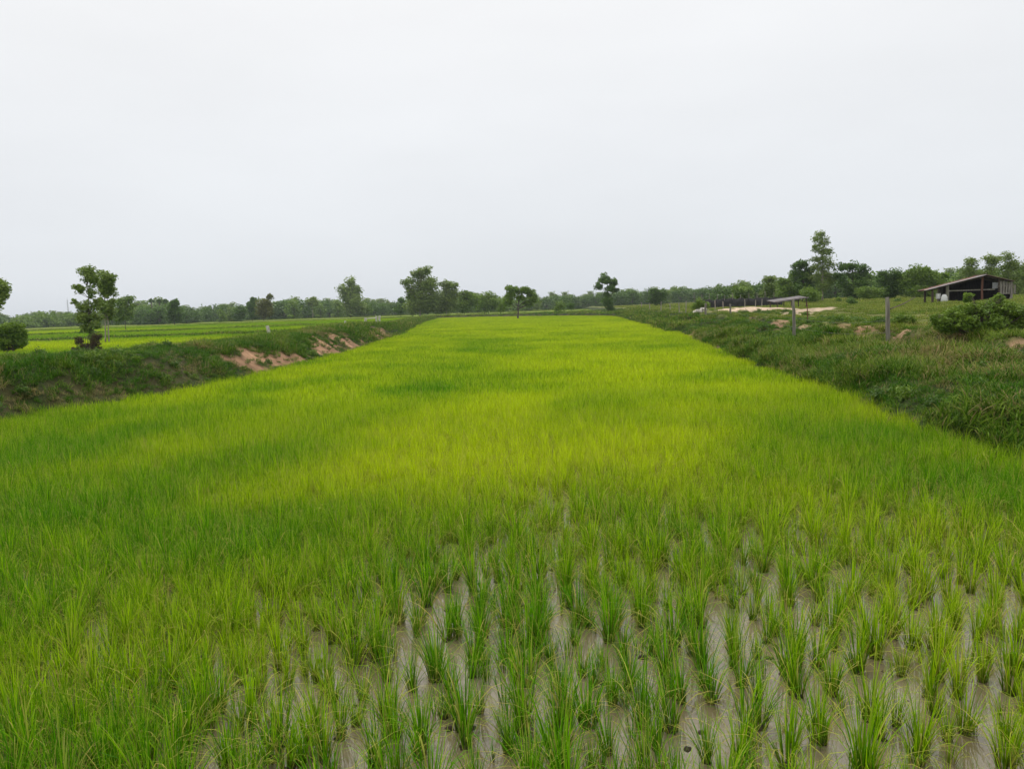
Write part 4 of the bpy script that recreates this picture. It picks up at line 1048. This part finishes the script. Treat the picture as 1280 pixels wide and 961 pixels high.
# plank walls: the back and the right front corner
for i in range(22):
    x = eL.x * .60 + i * (eR.x * .93 - eL.x * .60) / 22
    h = roof_z(x + .1) - .12
    MB().box((x + .11, DEP - .08 + U(-.01, .01), h / 2), (.235, .025, h)).build('wall_plank', M['wood_black'], shed)
for i in range(6):
    x = eR.x * .52 + i * .165; h = roof_z(x) - U(.15, .28)
    MB().box((x + .07, -.06 + U(-.01, .01), h / 2 + .25), (.125 * U(.8, 1.1), .025, h - .5)).build('wall_plank', M['wood_grey'], shed)
for i in range(14):  # right side planks, added to close the shed interior to light
    y = .12 + i * (DEP - .2) / 14; h = roof_z(eR.x * .93) - .12
    MB().box((eR.x * .93 + .09, y + .11, h / 2), (.025, .235, h)).build('wall_plank', M['wood_dark'], shed)
for i in range(7):  # rear left planks, likewise added to keep light out
    y = DEP * .5 + i * DEP * .5 / 7; h = roof_z(eL.x * .62) - .12
    MB().box((eL.x * .62 + .02, y + .1, h / 2), (.025, .24, h)).build('wall_plank', M['wood_black'], shed)
for z in (.55, 1.05): MB().box((eR.x * .72, -.028, z), (1.0, .04, .07)).build('wall_rail', M['wood_grey'], shed)
MB().box((-.9, .05, .85), (3.0, .06, .08)).build('cross_rail', M['wood_grey'], shed)
# things kept in the shed
def sack(x, y, z, s, mat, name, label, cat):
    mb = MB(); mb.tube([(0, 0, 0), (0, 0, s * .25), (0, 0, s * .7), (0, 0, s * .95), (0, 0, s)], [s * .28, s * .36, s * .34, s * .22, s * .08], 10, jit=.10)
    o = mb.build(name, M[mat], None, True); o.location = Vector(shed.location) + SROT @ Vector((x, y, z)); tag(o, label, cat); return o
sack(eL.x * .62 - .25, -.35, 0.0, .62, 'white', 'white_sack', 'white sack standing by the pale shed post', 'sack')
MB_ = MB().tube([(0, 0, 0), (0, 0, .05), (0, 0, .36), (0, 0, .38)], [.13, .15, .16, .165], 12).build('hanging_bucket', M['white'])
hb = MB_; hb.location = Vector(shed.location) + SROT @ Vector((eL.x * .77, .1, roof_z(eL.x * .77) - .85)); tag(hb, 'pale bucket hanging under the shed eave', 'bucket')
MB().tube([(-.15, 0, .37), (-.08, 0, .62), (0, 0, .72), (.08, 0, .62), (.15, 0, .37)], .008, 5).build('handle', M['wire'], hb)
cl = MB().box((0, 0, 0), (.5, .03, .42)).box((.4, 0, .05), (.26, .03, .3)).build('hung_cloth', M['steel'])
cl.location = Vector(shed.location) + SROT @ Vector((eR.x * .42, .15, roof_z(eR.x * .42) - .55)); cl.rotation_euler.z = R(-20); tag(cl, 'pale cloth hung up under the shed roof', 'cloth')

# low lean-to
LY_ = 66.0
a_, b_ = at(964, 377, LY_), at(1005, 371, LY_)
gz = float(height(np.array(b_.x), np.array(b_.y)))
lt = empty('lean_to', (a_.x, LY_, gz)); tag(lt, 'low grey lean-to roof on short posts beyond the sandy patch', 'shelter')
p0, p1 = Vector((0, 0, a_.z - gz)), Vector((b_.x - a_.x, 0, b_.z - gz))
up = (p1 - p0).cross(Vector((0, 1, 0))).normalized(); up = up if up.z > 0 else -up
for j in range(3):
    mb = MB(); corrugated(mb, p0 + Vector((0, j * .75 - 1.1, .004 * j + j * .05 - .07)), Vector((0, .8, .055)), p1 - p0, 14, 4, .014, up)
    mb.build('roof_sheet', M[('zinc_dark', 'zinc_dark', 'zinc_dark')[j]], lt)
for t in (.08, .5, .95):
    for y in (-.9, .9):
        p = p0.lerp(p1, t); MB().tube([(p.x, y, -.2), (p.x, y, p.z - .03)], [.05, .045], 6).build('post', M['wood_dark'], lt)
for y in (-.95, .95): MB().tube([p0 + Vector((0, y, -.04)), p1 + Vector((0, y, -.04))], .035, 6).build('beam', M['wood_dark'], lt)

# a pale boulder in the grass and the radio mast on the skyline
p = onz(876, 391, 1.1)
v, f = [], []
for i in range(7):
    th = math.pi * .5 * i / 6
    for k in range(12):
        a = 2 * math.pi * k / 12; r = math.cos(th) * (1 + .22 * math.sin(3 * a + i) + U(-.08, .08))
        v.append((r * .55 * math.cos(a), r * .4 * math.sin(a), .34 * math.sin(th) * (1 + U(-.06, .06)) - .06))
for i in range(6):
    for k in range(12): f.append((i * 12 + k, i * 12 + (k + 1) % 12, i * 12 + 12 + (k + 1) % 12, i * 12 + 12 + k))
bo = link(bpy.data.objects.new('boulder', mesh_np('boulder', v, f, mat=M['concrete'], smooth=True)))
bo.location = (p.x, p.y, float(height(np.array(p.x), np.array(p.y)))); tag(bo, 'pale grey boulder lying in the grass near the yellow green shrub', 'boulder')
p = at(84, 375, 400); gz = float(height(np.array(p.x), np.array(p.y)))
ms = empty('radio_mast', (p.x, p.y, gz)); tag(ms, 'thin lattice radio mast above the far treeline', 'mast')
h = p.z - gz
for a in range(3):
    q = Vector((.35 * math.cos(a * 2.094), .35 * math.sin(a * 2.094), 0))
    MB().tube([q, q * .6 + Vector((0, 0, h))], .05, 5).build('leg', M['steel'], ms)
for i in range(14):
    z = h * (i + .5) / 14; s_ = .35 * (1 - .4 * z / h); v = [Vector((s_ * math.cos(a * 2.094), s_ * math.sin(a * 2.094), z + (h / 14 * .5 if (a + i) % 2 else 0))) for a in range(3)]
    MB().tube(v + [v[0]], .03, 4).build('brace', M['steel'], ms)
MB().tube([(0, 0, h - .2), (0, 0, h + 1.2)], .04, 5).build('antenna', M['steel'], ms)

# ------------------------------------------------------------------ haze
m, n, l, out = new_mat('air_haze')
pv = n.new('ShaderNodeVolumePrincipled'); pv.inputs['Color'].default_value = (0.86, 0.92, 1.0, 1); pv.inputs['Density'].default_value = 0.00024
pv.inputs['Anisotropy'].default_value = 0.2
l.new(pv.outputs[0], out.inputs['Volume'])
hz = MB().box((0, 1050, 11.0), (5400, 3100, 26.0)).build('haze', m); hz['kind'] = 'stuff'
